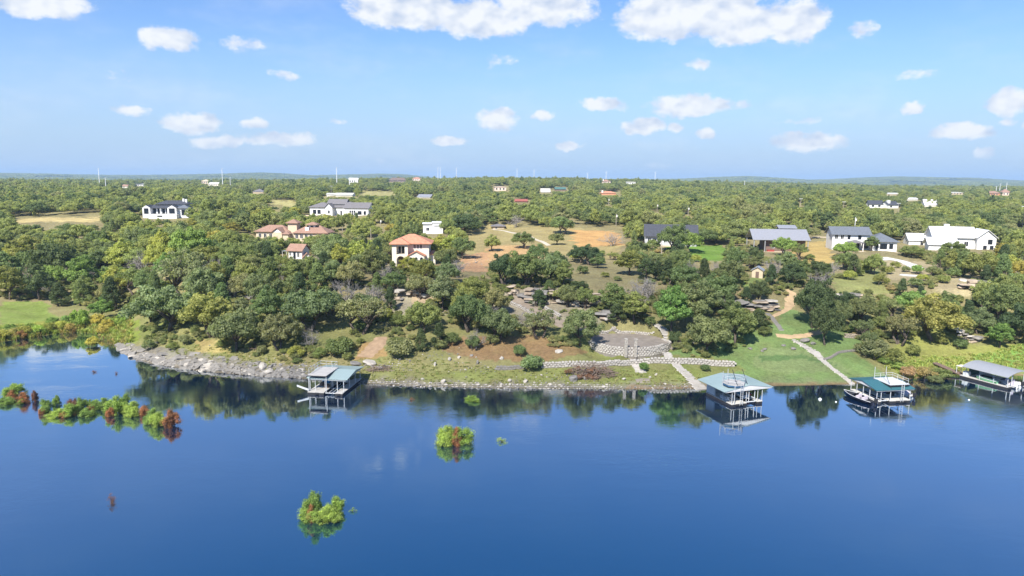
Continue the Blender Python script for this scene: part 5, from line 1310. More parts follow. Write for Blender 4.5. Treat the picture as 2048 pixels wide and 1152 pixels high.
# the pale aqua boathouse on the left
p = on_plane(650, 791, 0)
r = d1 = thing('boathouse', 'left boathouse with pale aqua gable roof and a rooftop platform', 'boathouse', tuple(p), R(-8), 'boathouses along the shore')
deck(r, -3.0, -.2, 0, 7.6); deck(r, 1.7, 3.0, 0, 11.2); deck(r, -.19, 1.69, 6.2, 7.6, .478)
MB().gable(-3.4, 3.6, .7, 8.8, 2.55, 3.12, 0, .08).build('roof', AQUA, r); trusses(r, -3.1, 3.3, .9, 8.4, 2.5, 3.08, 0, 5)
MB().box(-3.2, 3.3, .78, .86, 2.30, 2.53).build('fascia', GREYF, r); MB().prism([(1.0, 2.58), (8.4, 2.58), (4.75, 3.09)], 0, 3.3, 3.35).build('gable_panel', AQUAY, r)
posts(r, [(-2.9, .9), (-2.0, .9), (-.3, .9), (.0, 3.4), (1.8, .9), (2.9, .9), (2.9, 3.4), (2.9, 6.0), (2.9, 8.3), (1.8, 3.4), (-2.9, 8.3), (-.3, 3.4)], .48, 2.52)
MB().box(-.1, 1.6, 5.9, 6.0, .6, 2.3).build('storage_panel', WPOST, r); MB().box(-2.7, -1.4, 5.2, 7.2, .49, 2.1).build('storage_shed', LBLUE, r)
o = MB().box(-3.0, .2, .35, 5.4, 3.16, 3.26).build('roof_platform', DECK, r); MB().box(-3.02, .22, .33, 5.42, 3.0, 3.159).build('edge', FLOAT, o)
rail(r, [(-2.9, .6), (-2.9, 5.3), (.1, 5.3), (.1, 3.2)], 3.26, 1.05); posts(r, [(-2.9, .45), (.1, .45)], .48, 3.0)
MB().prism([(-4.9, 1.15), (-2.9, .52), (-2.9, .66), (-4.9, 1.29)], 1, .3, .75).prism([(-4.9, 1.2), (-2.9, .57), (-2.9, .9), (-4.9, 1.5)], 1, .22, .29).build('slide_board', WPOST, r)
bumpers(r, [(-1.4, 0), (2.3, 0)]); MB().bar((-.1, .4, .3), (1.7, .4, .3), .07).bar((-.1, 3, .3), (1.7, 3, .3), .07).bar((.5, .2, .36), (.5, 5.5, .36), .06).bar((1.1, .2, .36), (1.1, 5.5, .36), .06).build('boat_lift', WPOST, r)
MB().box(-.1, .0, 3.2, 3.3, .48, 1.5).build('rail_post', WPOST, r); MB().prism([(11.2, .40), (15.0, 1.0), (15.0, 1.1), (11.2, .5)], 0, 1.8, 2.8).build('gangway', DECK, r)
MB().box(-1.2, -.5, 2.4, 3.1, .49, .95).box(-2.4, -1.9, 3.4, 4.6, .49, .9).build('bench', BROWNW, r)

# the pale aqua boathouse in the middle right
p = on_plane(1494, 811, 0)
r = d2 = thing('boathouse', 'middle boathouse with broad pale aqua roof, white gable and railed sun deck', 'boathouse', tuple(p), R(19), 'boathouses along the shore')
deck(r, -2.95, -.05, 0, 6.8, m=CONC); deck(r, 1.9, 2.95, 0, 6.8, m=CONC); deck(r, -.04, 1.89, 5.4, 6.8, .478, m=CONC)
MB().gable(-4.5, 4.7, -.2, 7.1, 2.62, 3.35, 1, .08).build('roof', AQUAY, r); MB().prism([(-4.1, 2.66), (4.3, 2.66), (.1, 3.33)], 1, -.14, -.08).build('gable_panel', WHITE, r)
MB().box(-4.3, 4.5, -.12, -.04, 2.50, 2.68).build('fascia', WHITE, r); trusses(r, -4.3, 4.5, .2, 6.9, 2.58, 3.3, 1, 4)
posts(r, [(-2.85, .1), (-2.85, 2.4), (-2.85, 4.4), (-2.85, 6.7), (-.15, .1), (-.15, 3.0), (2.0, .1), (2.85, .1), (2.85, 3.4), (2.85, 6.7), (2.0, 3.4)], .48, 2.58)
MB().box(-2.93, -2.88, 4.5, 6.6, .6, 2.5).build('storage_panel', WHITE, r); MB().box(-2.92, -2.88, .3, 4.3, .95, 1.0).box(-2.92, -2.88, .3, 4.3, 1.35, 1.4).box(-2.92, -2.88, .3, 4.3, 1.75, 1.8).build('side_rail', GREYF, r)
MB().box(-2.6, -.6, 5.5, 6.6, .49, 2.3).build('storage_shed', GREYF, r)
oc = [(-1.7 + 1.75 * math.cos(a), 1.3 + 1.75 * math.sin(a)) for a in np.arange(8) * math.pi / 4 + .39]
o = MB().prism(oc, 2, 3.46, 3.56).build('sun_deck', DECK, r); MB().prism([(x * .99 - .017, y * .99 + .013) for x, y in oc], 2, 3.2, 3.459).build('edge', mat('blue_edge', (.05, .12, .22), .6, .1), o)
rail(r, oc + [oc[0]], 3.56, .9); ladder(r, -1.4, -.35, .3, 3.9); posts(r, [(-3.2, 2.2), (-1.6, 3.1)], 2.9, 5.3, r_=.03); posts(r, [(-2.6, -.18)], .48, 3.46)
MB().bar((-2.2, -.25, 3.5), (-1.0, 2.8, 5.2), .05).bar((.0, .2, 3.4), (.9, 2.8, 5.1), .05).build('diving_brace', TRIM, r)
MB().bar((.1, .3, .45), (1.8, .3, .45), .09).bar((.4, .1, 1.0), (.4, 5.0, 1.0), .07).bar((1.5, .1, 1.0), (1.5, 5, 1.0), .07).bar((.4, .2, .4), (.4, .2, 2.4), .06).bar((1.5, .2, .4), (1.5, .2, 2.4), .06).build('boat_lift', WPOST, r)
bumpers(r, [(-1.0, 0), (-1.9, 0)]); MB().box(-2.5, -1.9, 2.0, 3.6, .49, .95).box(-1.0, -.5, 2.6, 3.2, .49, .95).build('bench', WPOST, r)
boat('covered_boat', 'small boat under a light blue cover inside the middle boathouse', local(r, .95, 3.4, .75), R(15), 3.6, 1.5, .55, HULLW, cover=LBLUE, motor=False)
boat('red_kayak', 'red kayak lying on the right finger of the middle boathouse', local(r, 2.45, 4.0, .68), R(20), 3.0, .7, .35, REDP, 'kayak', seats=0, motor=False, trim=REDP, shield=False)

# the teal boathouse on the right
p = on_plane(1787, 807, 0)
r = d3 = thing('boathouse', 'dark teal roofed boathouse with boats moored on both sides', 'boathouse', tuple(p), R(9), 'boathouses along the shore')
deck(r, -3.05, -2.2, 0, 6.6, m=CONC); deck(r, -.7, 3.0, 0, 2.6, m=CONC); deck(r, -.7, .3, 2.61, 6.6, .478, m=CONC); deck(r, -2.19, -.71, 5.4, 6.6, .476, m=CONC)
MB().gable(-3.4, 3.5, -.2, 6.9, 2.3, 2.92, 0, .08).build('roof', TEAL, r); MB().prism([(0.1, 2.34), (6.6, 2.34), (3.35, 2.9)], 0, -3.27, -3.22).build('gable_panel', WHITE, r); trusses(r, -3.1, 3.3, 0, 6.7, 2.26, 2.88, 0, 5)
MB().box(-3.3, 3.4, -.12, -.04, 2.12, 2.27).build('fascia', GREYF, r)
posts(r, [(-3.0, .1), (-3.0, 1.8), (-3.0, 3.4), (-3.0, 5.0), (-3.0, 6.5), (-2.25, .1), (-.6, .1), (.2, 3.4), (2.9, .1), (2.9, 2.5), (2.9, 6.5), (.2, 6.5)], .48, 2.26)
o = MB().box(-.6, 2.9, .4, 4.4, 2.92, 3.0).build('roof_platform', WPOST, r); MB().box(-.62, 2.92, .38, 4.42, 2.72, 2.919).build('edge', FLOAT, o)
rail(r, [(-.5, 4.3), (2.8, 4.3), (2.8, .6)], 3.0, .8); posts(r, [(-.5, 4.3), (1.5, 4.2)], 3.0, 4.9, r_=.025); ladder(r, 1.2, -.3, .3, 3.4)
MB().bar((-.6, -.1, 2.3), (.3, 3.0, 4.4), .04).bar((2.5, .5, 2.8), (3.2, 2.4, 4.2), .04).build('diving_brace', TRIM, r); bumpers(r, [(.7, 0), (2.0, 0)])
MB().bar((-2.15, .4, .4), (-.75, .4, .4), .08).bar((-1.9, .2, .5), (-1.9, 5, .5), .06).bar((-1.1, .2, .5), (-1.1, 5, .5), .06).build('boat_lift', WPOST, r)
MB().box(-3.04, -2.98, 6.45, 6.51, .48, 1.7).build('lamp_post', WPOST, r)
boat('speed_boat', 'black hulled speedboat with a white rim moored left of the teal boathouse', local(r, -4.3, 2.6, .05), R(24), 5.8, 2.1, .8, HULLB, trim=FLOAT)
boat('covered_boat', 'boat under a dark blue cover inside the teal boathouse', local(r, 1.7, 4.9, .1), R(9), 4.4, 1.9, .8, HULLW, cover=BLUEC)
boat('jet_boat', 'pale lilac covered boat moored right of the teal boathouse', local(r, 4.1, 3.6, .05), R(30), 4.0, 1.7, .75, HULLW, cover=LILAC)

# the arched grey boathouse at the right edge
p = on_plane(2030, 777, 0)
r = d4 = thing('boathouse', 'rightmost boathouse with a curved grey metal roof', 'boathouse', tuple(p), R(24), 'boathouses along the shore')
deck(r, -2.2, -.9, 0, 8.2); deck(r, 2.2, 3.5, 0, 8.2); deck(r, -.89, 2.19, 6.8, 8.2, .478)
ang = np.linspace(-1, 1, 13); outer = [(.65 + 3.5 * a, 2.35 + .7 * (1 - a * a)) for a in ang]
MB().prism([(x, z) for x, z in outer] + [(x, z - .08) for x, z in outer[::-1]], 1, -.3, 7.6).build('roof', ARCHM, r)
posts(r, [(-2.1, .1), (-2.1, 2.4), (-2.1, 4.8), (-2.1, 7.2), (3.4, .1), (3.4, 2.4), (3.4, 4.8), (3.4, 7.2), (-1.0, .1), (2.3, .1)], .48, 2.4)
MB().prism([(8.2, .38), (13.5, 1.3), (13.5, 1.42), (8.2, .5)], 0, -2.1, -.9).build('gangway', BROWNW, r); MB().box(-2.0, -1.2, 6.9, 7.8, .49, 1.3).build('dock_box', WPOST, r); bumpers(r, [(-1.6, 0), (2.8, 0)])
MB().box(-1.0, 2.3, 7.3, 7.38, .5, 2.3).build('back_panel', mat('dark_green_screen', (.03, .09, .085), .7, .1), r); MB().box(-1.9, -.4, 7.9, 9.2, 1.9, 1.98).build('awning', STUCCO, r)
posts(r, [(-1.8, 9.1), (-.5, 9.1)], .3, 1.9)
boat('green_kayak', 'mint green kayak lying on the left finger of the curved roof boathouse', local(r, -1.65, 3.8, .62), R(24), 3.6, .8, .45, GREENP, 'kayak', seats=0, motor=False, trim=GREENP, shield=False)
boat('runabout_boat', 'white runabout boat in the slip under the curved grey roof', local(r, 1.25, 2.2, .15), R(24), 4.8, 1.9, .75, HULLW)
boat('jet_ski', 'white and dark jet ski beside the runabout under the curved roof', local(r, -.2, .9, .2), R(30), 2.4, .9, .5, HULLW, 'jet ski', seats=1, motor=False)

for (u, v, lab) in ((1640, 799, 'larger white mooring buoy floating left of the teal boathouse'), (1672, 804, 'smaller white buoy floating next to the teal boathouse'), (1938, 800, 'tiny white buoy between the teal and curved roof boathouses')):
    p = on_plane(u, v, 0); r = thing('mooring_buoy', lab, 'buoy', tuple(p))
    k = .28 if u == 1640 else .15
    MB().tube([(0, 0, -k * .6), (0, 0, -k * .2), (0, 0, k * .4), (0, 0, k * .8), (0, 0, k * .95)], [k * .5, k * .95, k, k * .55, k * .15], 12).build('ball', HULLW, r, smooth=True)
    MB().bar((0, 0, k * .95), (0, 0, k * 1.35), k * .12, 6).build('ring_post', GREYF, r)

# ------------------------------------------------------------------ stone: shared meshes
LIMEST = mat('pale_limestone', (.43, .395, .345), .95, .25, 1.6, .1, bump=.5); GREYST = mat('grey_limestone', (.235, .22, .20), .95, .25, 1.2, .1, bump=.6)
TANST = mat('tan_rock', (.40, .325, .245), .95, .2, 1.2, .1, bump=.5); MORTAR = mat('dark_joint', (.25, .225, .195), .95, .2, 2); SLABM = mat('weathered_concrete', (.27, .235, .20), .95, .18, .8, .1, bump=.3); DUST = mat('tan_dirt', (.44, .32, .19), .98, .16, 1.0, .05, bump=.4)
WHITEST = mat('whitish_rubble', (.48, .445, .40), .95, .25, 2.2, .1, bump=.5)

def rough_block(seed, rough=.16, cuts=1):
    """a unit block with knocked off corners"""
    rg = np.random.default_rng(seed); bm = bmesh.new(); bmesh.ops.create_cube(bm, size=1.0)
    bmesh.ops.bevel(bm, geom=list(bm.edges), offset=.14, segments=1, affect='EDGES')
    for v in bm.verts: v.co += Vector(rg.normal(size=3)) * rough * .35
    me = bpy.data.meshes.new('stone'); bm.to_mesh(me); bm.free(); return me
def rough_rock(seed, sub=2, rough=.28):
    rg = np.random.default_rng(seed); bm = bmesh.new(); bmesh.ops.create_icosphere(bm, subdivisions=sub, radius=.5)
    pl = [(Vector(rg.normal(size=3)).normalized(), rg.uniform(.26, .42)) for _ in range(9)]
    for v in bm.verts:
        for n_, d_ in pl:
            k = v.co.dot(n_)
            if k > d_: v.co -= n_ * (k - d_) * .92
        v.co += Vector(rg.normal(size=3)) * .018
    me = bpy.data.meshes.new('rock'); bm.to_mesh(me); bm.free(); return me
def with_mat(me, m): q = me.copy(); q.materials.clear(); q.materials.append(m); return q
BLK = [rough_block(i) for i in range(6)]; RCK = [rough_rock(40 + i) for i in range(7)]
BL = {m.name: [with_mat(b_, m) for b_ in BLK] for m in (LIMEST, GREYST, TANST, WHITEST)}; RK = {m.name: [with_mat(b_, m) for b_ in RCK] for m in (LIMEST, GREYST, TANST, WHITEST)}
RG = np.random.default_rng(77)
def stone(root, m, loc, size, rz=0.0, tilt=.06, name='stone', blk=True, rg=RG):
    lst = (BL if blk else RK)[m.name]
    o = link(name, lst[int(rg.integers(len(lst)))], root, tuple(loc)); o.scale = tuple(size)
    o.rotation_euler = (rg.normal() * tilt, rg.normal() * tilt, rz + rg.normal() * tilt); return o

def path_points(px, step):
    P = np.array([ground_at(u, v) for u, v in px]); seg = np.hypot(*(P[1:, :2] - P[:-1, :2]).T); L = np.concatenate([[0], np.cumsum(seg)])
    t_ = np.arange(0, L[-1], step); x = np.interp(t_, L, P[:, 0]); y = np.interp(t_, L, P[:, 1])
    z = np.maximum(height(x, y), 0); tx = np.gradient(x); ty = np.gradient(y)
    return np.stack([x, y, z], -1), np.arctan2(ty, tx)

def stone_wall(label, px, h, m=WHITEST, sw=.62, sh=.36, thick=.5, top=None, group='dry stone walls on the bank', plan=None):
    P, A = path_points(px, sw) if plan is None else plan
    o = thing('stone_wall', label, 'stone wall', tuple(P[len(P) // 2]), 0, group); c = P[len(P) // 2]
    mb = MB()
    for i in range(len(P) - 1):
        a, b_ = P[i] - c, P[i + 1] - c; hh = h if np.isscalar(h) else np.interp(i / len(P), [0, .25, .5, .75, 1], h)
        t1 = hh if top is None else top - c[2]; n_ = np.array([-math.sin(A[i]), math.cos(A[i]), 0]) * thick * .5
        z1 = (a[2] + hh if top is None else top - c[2]) - .06
        vs = [a + n_ * k + np.array([0, 0, 0]) for k in (-.75, .75)]; ve = [b_ + n_ * k for k in (-.75, .75)]
        quad = [vs[0], ve[0], ve[1], vs[1]]
        mb.add([(q[0], q[1], q[2] - .6) for q in quad] + [(q[0], q[1], z1) for q in quad], [(3, 2, 1, 0), (4, 5, 6, 7), (0, 1, 5, 4), (1, 2, 6, 5), (2, 3, 7, 6), (3, 0, 4, 7)])
    mb.build('core', MORTAR, o)
    for i in range(len(P)):
        hh = h if np.isscalar(h) else np.interp(i / len(P), [0, .25, .5, .75, 1], h)
        full = hh if top is None else max(.3, top - P[i][2])
        for k in range(max(1, int(round(full / sh)))):
            off = (k % 2) * sw * .5
            q = P[i] - c + np.array([math.cos(A[i]) * off, math.sin(A[i]) * off, sh * (k + .5) + RG.normal() * .03])
            stone(o, m, q, (sw * RG.uniform(.62, .98), thick * RG.uniform(.9, 1.2), sh * RG.uniform(.68, 1.0)), A[i])
    return o

def slab_way(name, label, cat, px, step, wid, m=WHITEST, rise=.10, group=None):
    P, A = path_points(px, step)
    o = thing(name, label, cat, tuple(P[0]), 0, group)
    for i in range(len(P)):
        w_ = wid if np.isscalar(wid) else np.interp(i / len(P), np.linspace(0, 1, len(wid)), wid)
        stone(o, m, P[i] - P[0] + np.array([0, 0, rise * .3]), (step * RG.uniform(.70, .88), w_ * RG.uniform(.85, 1.1), rise * 2 + .1), A[i], .03, 'step')
    return o

def strip(name, px, wid, m, lift=.06, step=1.0, label=None):
    """a path or road draped on the ground"""
    P, A = path_points(px, step); vs, fs = [], []
    W = np.full(len(P), wid) if np.isscalar(wid) else np.interp(np.linspace(0, 1, len(P)), np.linspace(0, 1, len(wid)), wid)
    for i in range(len(P)):
        n_ = np.array([-math.sin(A[i]), math.cos(A[i])]); ww = W[i] * (1 + .12 * RG.normal())
        for k in np.linspace(-.5, .5, 5):
            x, y = P[i, :2] + n_ * k * ww; vs.append((x, y, max(hz(x, y), 0) + lift - .05 * (abs(k) > .4)))
    for i in range(len(P) - 1):
        for k in range(4): a = i * 5 + k; fs.append((a + 5, a + 6, a + 1, a))
    return structure(link(name, new_mesh(name, vs, fs, m)), label)

# ------------------------------------------------------------------ walls, stairs, terrace, paths
stone_wall('long low whitish stone wall crossing the grass above the shore', [(1085, 737), (1150, 735), (1200, 735), (1260, 732), (1330, 729), (1400, 729), (1467, 733)], .95)
stone_wall('short tumbled grey stone wall left of the blue green bush', [(992, 742), (1020, 740), (1052, 737)], .7, GREYST)
_t = np.linspace(R(188), R(368), 44); _x = TERR[0] + TERR[2] * 1.10 * np.cos(_t); _y = TERR[1] + TERR[3] * 1.12 * np.sin(_t)
_z = np.minimum(height0(_x, _y), TERR_Z - .3 - 1.35 * np.clip(-np.sin(_t), 0, 1) ** .6); PLAN = (np.stack([_x, _y, _z], -1), np.arctan2(np.gradient(_y), np.gradient(_x)))
stone_wall('curved high stone retaining wall of the terrace', None, 1.7, WHITEST, .56, .36, .5, top=TERR_Z + .25, plan=PLAN)
stone_wall('low stone wall along the back of the terrace', [(1190, 663), (1225, 665), (1265, 667), (1308, 670)], .5, WHITEST, .5, .3)
stone_wall('curving stone border at the edge of the lawn', [(1648, 722), (1662, 717), (1676, 708), (1695, 704), (1722, 703)], .4, GREYST, .5, .3)
stone_wall('pale stone edge on the downhill side of the concrete ramp', [(1022, 609), (1050, 622), (1075, 638), (1090, 650)], .6, WHITEST, .5, .3)
stone_wall('pale stone edge on the uphill side of the concrete ramp', [(1080, 612), (1100, 624), (1120, 636)], .5, WHITEST, .5, .3)
stone_wall('short reddish stone wall beside the dark oak on the lawn', [(1690, 676), (1706, 677), (1722, 678)], .8, TANST, .5, .3)
slab_way('stone_stairs', 'straight stone steps running down from the terrace between two pillars', 'stairs', [(1262, 714), (1268, 725), (1276, 736), (1282, 747)], .42, 1.75, WHITEST)
slab_way('stone_stairs', 'long winding stone stairs from the lake up into the trees', 'stairs', [(1404, 779), (1386, 762), (1366, 744), (1350, 729), (1338, 717), (1330, 706), (1330, 695), (1334, 684), (1334, 673), (1326, 662), (1312, 650)], .46, [2.3, 2.1, 1.7, 1.5, 1.3, 1.5, 1.7, 1.4], WHITEST)
slab_way('stone_path', 'stepping stone path climbing the lawn from the teal boathouse', 'stone path', [(1704, 768), (1688, 757), (1664, 739), (1644, 722), (1628, 706), (1608, 692), (1584, 679)], .55, [1.1, 1.0, .9, 1.3, 1.8, 1.3, 1.0], WHITEST)
slab_way('stone_path', 'broken flagstone trail in the upper notch of the lawn', 'stone path', [(1562, 662), (1553, 648), (1543, 636), (1534, 628)], .6, 1.0, GREYST)
for (u, lab) in ((1253, 'left stone gate pillar on the terrace wall'), (1271, 'right stone gate pillar on the terrace wall')):
    _j = int(np.argmin(abs(proj(PLAN[0][10:36])[:, 0] - u))) + 10; p = PLAN[0][_j] + np.array([0, -.1, 0]); zt = 5.85
    o = thing('stone_pillar', lab, 'pillar', (p[0], p[1] - .25, p[2]), 0, 'gate pillars of the terrace'); n_ = int((zt - p[2]) / .3)
    MB().box(-.2, .2, -.2, .2, -.4, zt - p[2] - .1).build('core', MORTAR, o)
    for k in range(n_):
        for sx in (-.14, .14): stone(o, LIMEST, (sx, RG.normal() * .02, .15 + k * .3), (.30, .56, .29))
    stone(o, LIMEST, (0, 0, .12 + n_ * .3), (.66, .66, .16), name='cap')
pts = [(TERR[0] + TERR[2] * 1.07 * math.cos(a_), TERR[1] + TERR[3] * 1.07 * math.sin(a_), TERR_Z + .02) for a_ in np.linspace(0, 2 * math.pi, 40, endpoint=False)]
structure(link('terrace_paving', new_mesh('terrace_paving', pts, [tuple(range(len(pts)))], SLABM)), 'worn brownish concrete terrace behind the curved stone wall')
for o in bpy.data.objects:
    if o.name == 'terrace_paving' and o.data.polygons[0].normal.z < 0: o.data.flip_normals()
strip('path', [(1342, 682), (1351, 685), (1362, 690)], 3.2, SLABM, .10, .6, 'grey concrete slab beside the stone stairs')
strip('road', [(1012, 594), (1035, 606), (1062, 620), (1090, 634), (1130, 652), (1180, 668)], [3.2, 3.2, 3.0, 3.0, 3.4], mat('brown_ramp', (.27, .22, .17), .95, .15, .8, .1, bump=.3), .10, .8, 'brown concrete ramp slanting down the cliff')
strip('path', [(1552, 673), (1585, 675), (1615, 671), (1640, 664), (1655, 655)], 1.5, DUST, .05, .7, 'curved tan dirt path across the top of the lawn')
strip('path', [(1530, 640), (1552, 630), (1575, 618), (1583, 600), (1590, 585)], [1.0, 1.0, 1.2, 2.4, 3.0], DUST, .05, .7, 'tan dirt trail climbing past the layered ledge')
strip('driveway', [(1745, 519), (1775, 518), (1802, 522), (1822, 530), (1838, 537)], [3, 3.2, 3.2, 3.4], CONC, .08, 1.0, 'pale concrete driveway in front of the white two storey house')
strip('driveway', [(1800, 550), (1825, 552), (1850, 554)], 2.6, CONC, .08, 1.0, 'pale concrete pad below the driveway')
strip('path', [(985, 459), (1010, 462), (1040, 468), (1080, 482), (1100, 492)], 2.0, mat('pale_gravel', (.52, .46, .36), .95, .12), .08, 1.5, 'pale gravel track crossing the orange field')
strip('driveway', [(1600, 478), (1640, 474), (1680, 476)], 3.0, mat('tan_gravel', (.55, .44, .30), .95, .12), .08, 1.5, 'tan gravel drive right of the barn')
strip('path', [(728, 715), (745, 700), (758, 686), (764, 672)], [3, 3.5, 3.2, 2.4], mat('bare_earth', (.36, .25, .16), .98, .2, .9, .05, bump=.4), .05, .7, 'bare earth track above the left boathouse')
strip('path', [(1272, 763), (1290, 764), (1306, 764)], 1.6, SLABM, .06, .5, 'small grey concrete pad at the water edge')

# ------------------------------------------------------------------ limestone ledges
def ledge(label, px, h, m, rows_=4, w_=(.9, 2.4), back=.5):
    P, A = path_points(px, .8); o = thing('limestone_ledge', label, 'rock ledge', tuple(P[len(P) // 2]), 0, 'limestone ledges of the hillside'); c = P[len(P) // 2]
    for k in range(rows_):
        i = 0.0
        while i < len(P) - 1:
            ww = RG.uniform(*w_); j = int(i); sh = h / rows_ * RG.uniform(.8, 1.15)
            n_ = np.array([-math.sin(A[j]), math.cos(A[j]), 0])
            if n_[1] < 0: n_ = -n_
            q = P[j] - c + n_ * (k * back * RG.uniform(.5, 1.3)) + np.array([0, 0, h / rows_ * (k + .4) + (k * back) * .15])
            if RG.random() > .2: stone(o, (m, m, LIMEST, GREYST, GREYST, TANST)[int(RG.integers(6))], q + np.array([0, RG.normal() * .35, RG.normal() * .12]), (ww * RG.uniform(.8, 1.25), RG.uniform(1.6, 3.2), sh * RG.uniform(.6, 1.2)), A[j] + RG.normal() * .12, .05, 'slab', blk=RG.random() < .8)
            i += ww / .8 * .92
    return o
ledge('main pale limestone cliff of stacked blocks in the middle of the hillside', [(1058, 606), (1085, 608), (1120, 610), (1160, 612), (1200, 614)], 2.5, TANST, 5, (.9, 3.4), .55)
ledge('pale rock face at the head of the concrete ramp', [(1022, 588), (1045, 592), (1070, 602)], 1.8, TANST, 3)
ledge('layered tan ledge left of the dirt trail', [(1448, 622), (1480, 622), (1520, 622), (1558, 620)], 1.9, TANST, 6, (1.4, 3.4), .22)
ledge('broken white ledge below the villa', [(796, 600), (815, 600), (835, 598)], 2.2, LIMEST, 3)
ledge('tan rock scar under the villa garden', [(832, 590), (850, 592), (868, 594)], 2.0, TANST, 3)
ledge('pale rocks showing through the trees right of the dark oaks', [(1688, 606), (1710, 606), (1738, 606)], 2.0, TANST, 3)
ledge('pale rubble ledge behind the round olive tree', [(1205, 640), (1222, 642), (1240, 640)], 1.8, LIMEST, 3)
ledge('white rubble showing left of the cottage slope', [(505, 598), (515, 596), (525, 594)], 1.5, LIMEST, 2)
ledge('tan rocks below the right end of the farmhouse', [(1925, 578), (1950, 580), (1975, 582)], 2.0, TANST, 3)
ledge('white boulders scattered under the golden oak', [(1905, 665), (1930, 676), (1960, 688)], .9, WHITEST, 2, (.6, 1.5))

# ------------------------------------------------------------------ boulders one can tell apart
BOULD = [(1147, 762, 1.9, 1.2, 'largest grey boulder standing below the brush pile'), (1170, 760, 1.0, .8, 'smaller grey boulder right of the largest boulder'), (1051, 767, .95, .7, 'white boulder near the water below the blue green bush'),
         (712, 732, 2.8, .7, 'flat tilted grey slab right of the left boathouse'), (738, 728, 3.6, .8, 'broad pale slab above the left boathouse'), (758, 737, 2.2, .5, 'low grey slab beside the driftwood'), (870, 731, .8, .9, 'upright white stone on the dry slope'),
         (900, 722, 1.0, .7, 'white stone uphill of the upright one'), (918, 719, .8, .6, 'white stone right of its uphill twin'), (943, 713, .7, .4, 'small flat stone high on the dry slope'), (955, 728, .7, .9, 'upright grey stone left of the tumbled wall'),
         (887, 768, 1.1, .9, 'white rock at the waterline below the dry slope'), (1118, 706, 1.6, .7, 'pale stone ring on the slope behind the long wall'), (1003, 718, .9, .6, 'round pale stone in the leaf litter'), (1247, 760, 1.1, .4, 'flat pale stone near the shore left of the pad'),
         (1530, 700, 1.2, .4, 'flat grey rock on the lawn, left of a pair'), (1524, 703, .9, .35, 'smaller flat rock touching the lawn pair'), (1500, 698, 1.3, .3, 'long flat rock at the left of the lawn'), (1567, 694, 1.0, .4, 'grey rock near the top of the stone path'), (1586, 698, 1.4, .4, 'grey rock right beside the stone path'),
         (1612, 684, 2.4, .7, 'dark rock heap beside the upper stone path'), (1625, 690, 1.6, .6, 'grey rock below the dark rock heap'), (1300, 756, .5, .35, 'small white stone right of the straight steps'), (1380, 690, 1.6, .7, 'grey rock left of the dense lawn oak'), (1312, 752, .7, .5, 'small pale star shaped rock near the shore'),
         (250, 700, 2.6, .5, 'large white slab tipped at the tip of the point'), (265, 715, 2.2, .6, 'pale flat slab at the waterline of the point'), (525, 738, 2.4, .9, 'pile topped by a big pale block on the rock bank'), (536, 745, 2.0, .8, 'white block at the right end of the rock bank'), (800, 722, .8, .4, 'flat grey stone below the bluish bush')]
for (u, v, w_, h_, lab) in BOULD:
    p = ground_at(u, v); m = LIMEST if ('white' in lab or 'pale' in lab) else GREYST; w_ *= .85
    o = link('boulder', RK[m.name][int(RG.integers(7))], None, (p[0], p[1], p[2] + h_ * .2)); o.scale = (w_ * 1.25, w_ * RG.uniform(.8, 1.1), h_ * 1.3); o.rotation_euler = (RG.normal() * .12, RG.normal() * .12, RG.uniform(0, 6.28))
    tag(o, lab, 'boulder', 'boulders on the bank')
k = 0; BANK = []
while k < 280:      # tilted slabs of the grey bank
    u = RG.uniform(238, 612); vs_ = np.interp(u, [236, 256, 300, 400, 500, 612], [696, 712, 727, 742, 751, 758]); v = vs_ - abs(RG.normal()) * 13 + 1
    p = ground_at(u, v); sz = RG.uniform(.5, 1.7) * (1.2 if u < 420 else .8)
    o = link('bank_rock', BL[GREYST.name if RG.random() < .94 else LIMEST.name][int(RG.integers(6))], None, (p[0], p[1], p[2] + .05)); o.scale = (sz, sz * RG.uniform(.5, .9), RG.uniform(.16, .38)); o.rotation_euler = (R(RG.normal() * 9 + 14), R(RG.normal() * 12), RG.uniform(-.7, .7))
    tag(o, ('broad' if sz > 1.35 else 'small' if sz < .75 else 'middling') + ' tilted grey slab ' + ('at the tip of the rocky point' if u < 310 else 'below the huge oak on the rock bank' if u < 400 else 'in the middle of the rock bank' if u < 510 else 'at the boathouse end of the rock bank') + (', by the waterline' if v > vs_ - 7 else ', high on the bank'), 'rock', 'tilted slabs of the grey rock bank'); k += 1
def rubble(name, n, gen, objs, label, cat, size):
    P, S = [], []
    for p in ground_many(*np.array([gen() for _ in range(n)]).T):
        s = RG.uniform(*size) * (1.8 if RG.random() < .08 else 1); P.append((p[0], p[1], p[2] + s * .12)); S.append((s, s * RG.uniform(.6, 1), s * RG.uniform(.4, .75)))
    scatter(name, np.array(P), RG.uniform(0, 6.28, n), np.array(S), RG.integers(0, len(objs), n), objs, label, cat)
rk = [bpy.data.objects.new('rubble_kind_%d' % i, (RK[LIMEST.name] if i % 3 == 0 else RK[GREYST.name])[i]) for i in range(6)]
def shore_v(u): return np.interp(u, [q[0] for q in SHORE_PX], [q[1] for q in SHORE_PX])
def g1():
    u = RG.choice([RG.uniform(600, 1240), RG.uniform(600, 1240), RG.uniform(230, 620), RG.uniform(1240, 1480)], p=[.42, .24, .29, .05]); return u, shore_v(u) - abs(RG.normal()) * (5.5 if u > 620 else 16) + 1.5
rubble('shore_rubble', 1700, g1, rk, 'pale broken stones strewn along the waterline', 'rubble', (.16, .5))
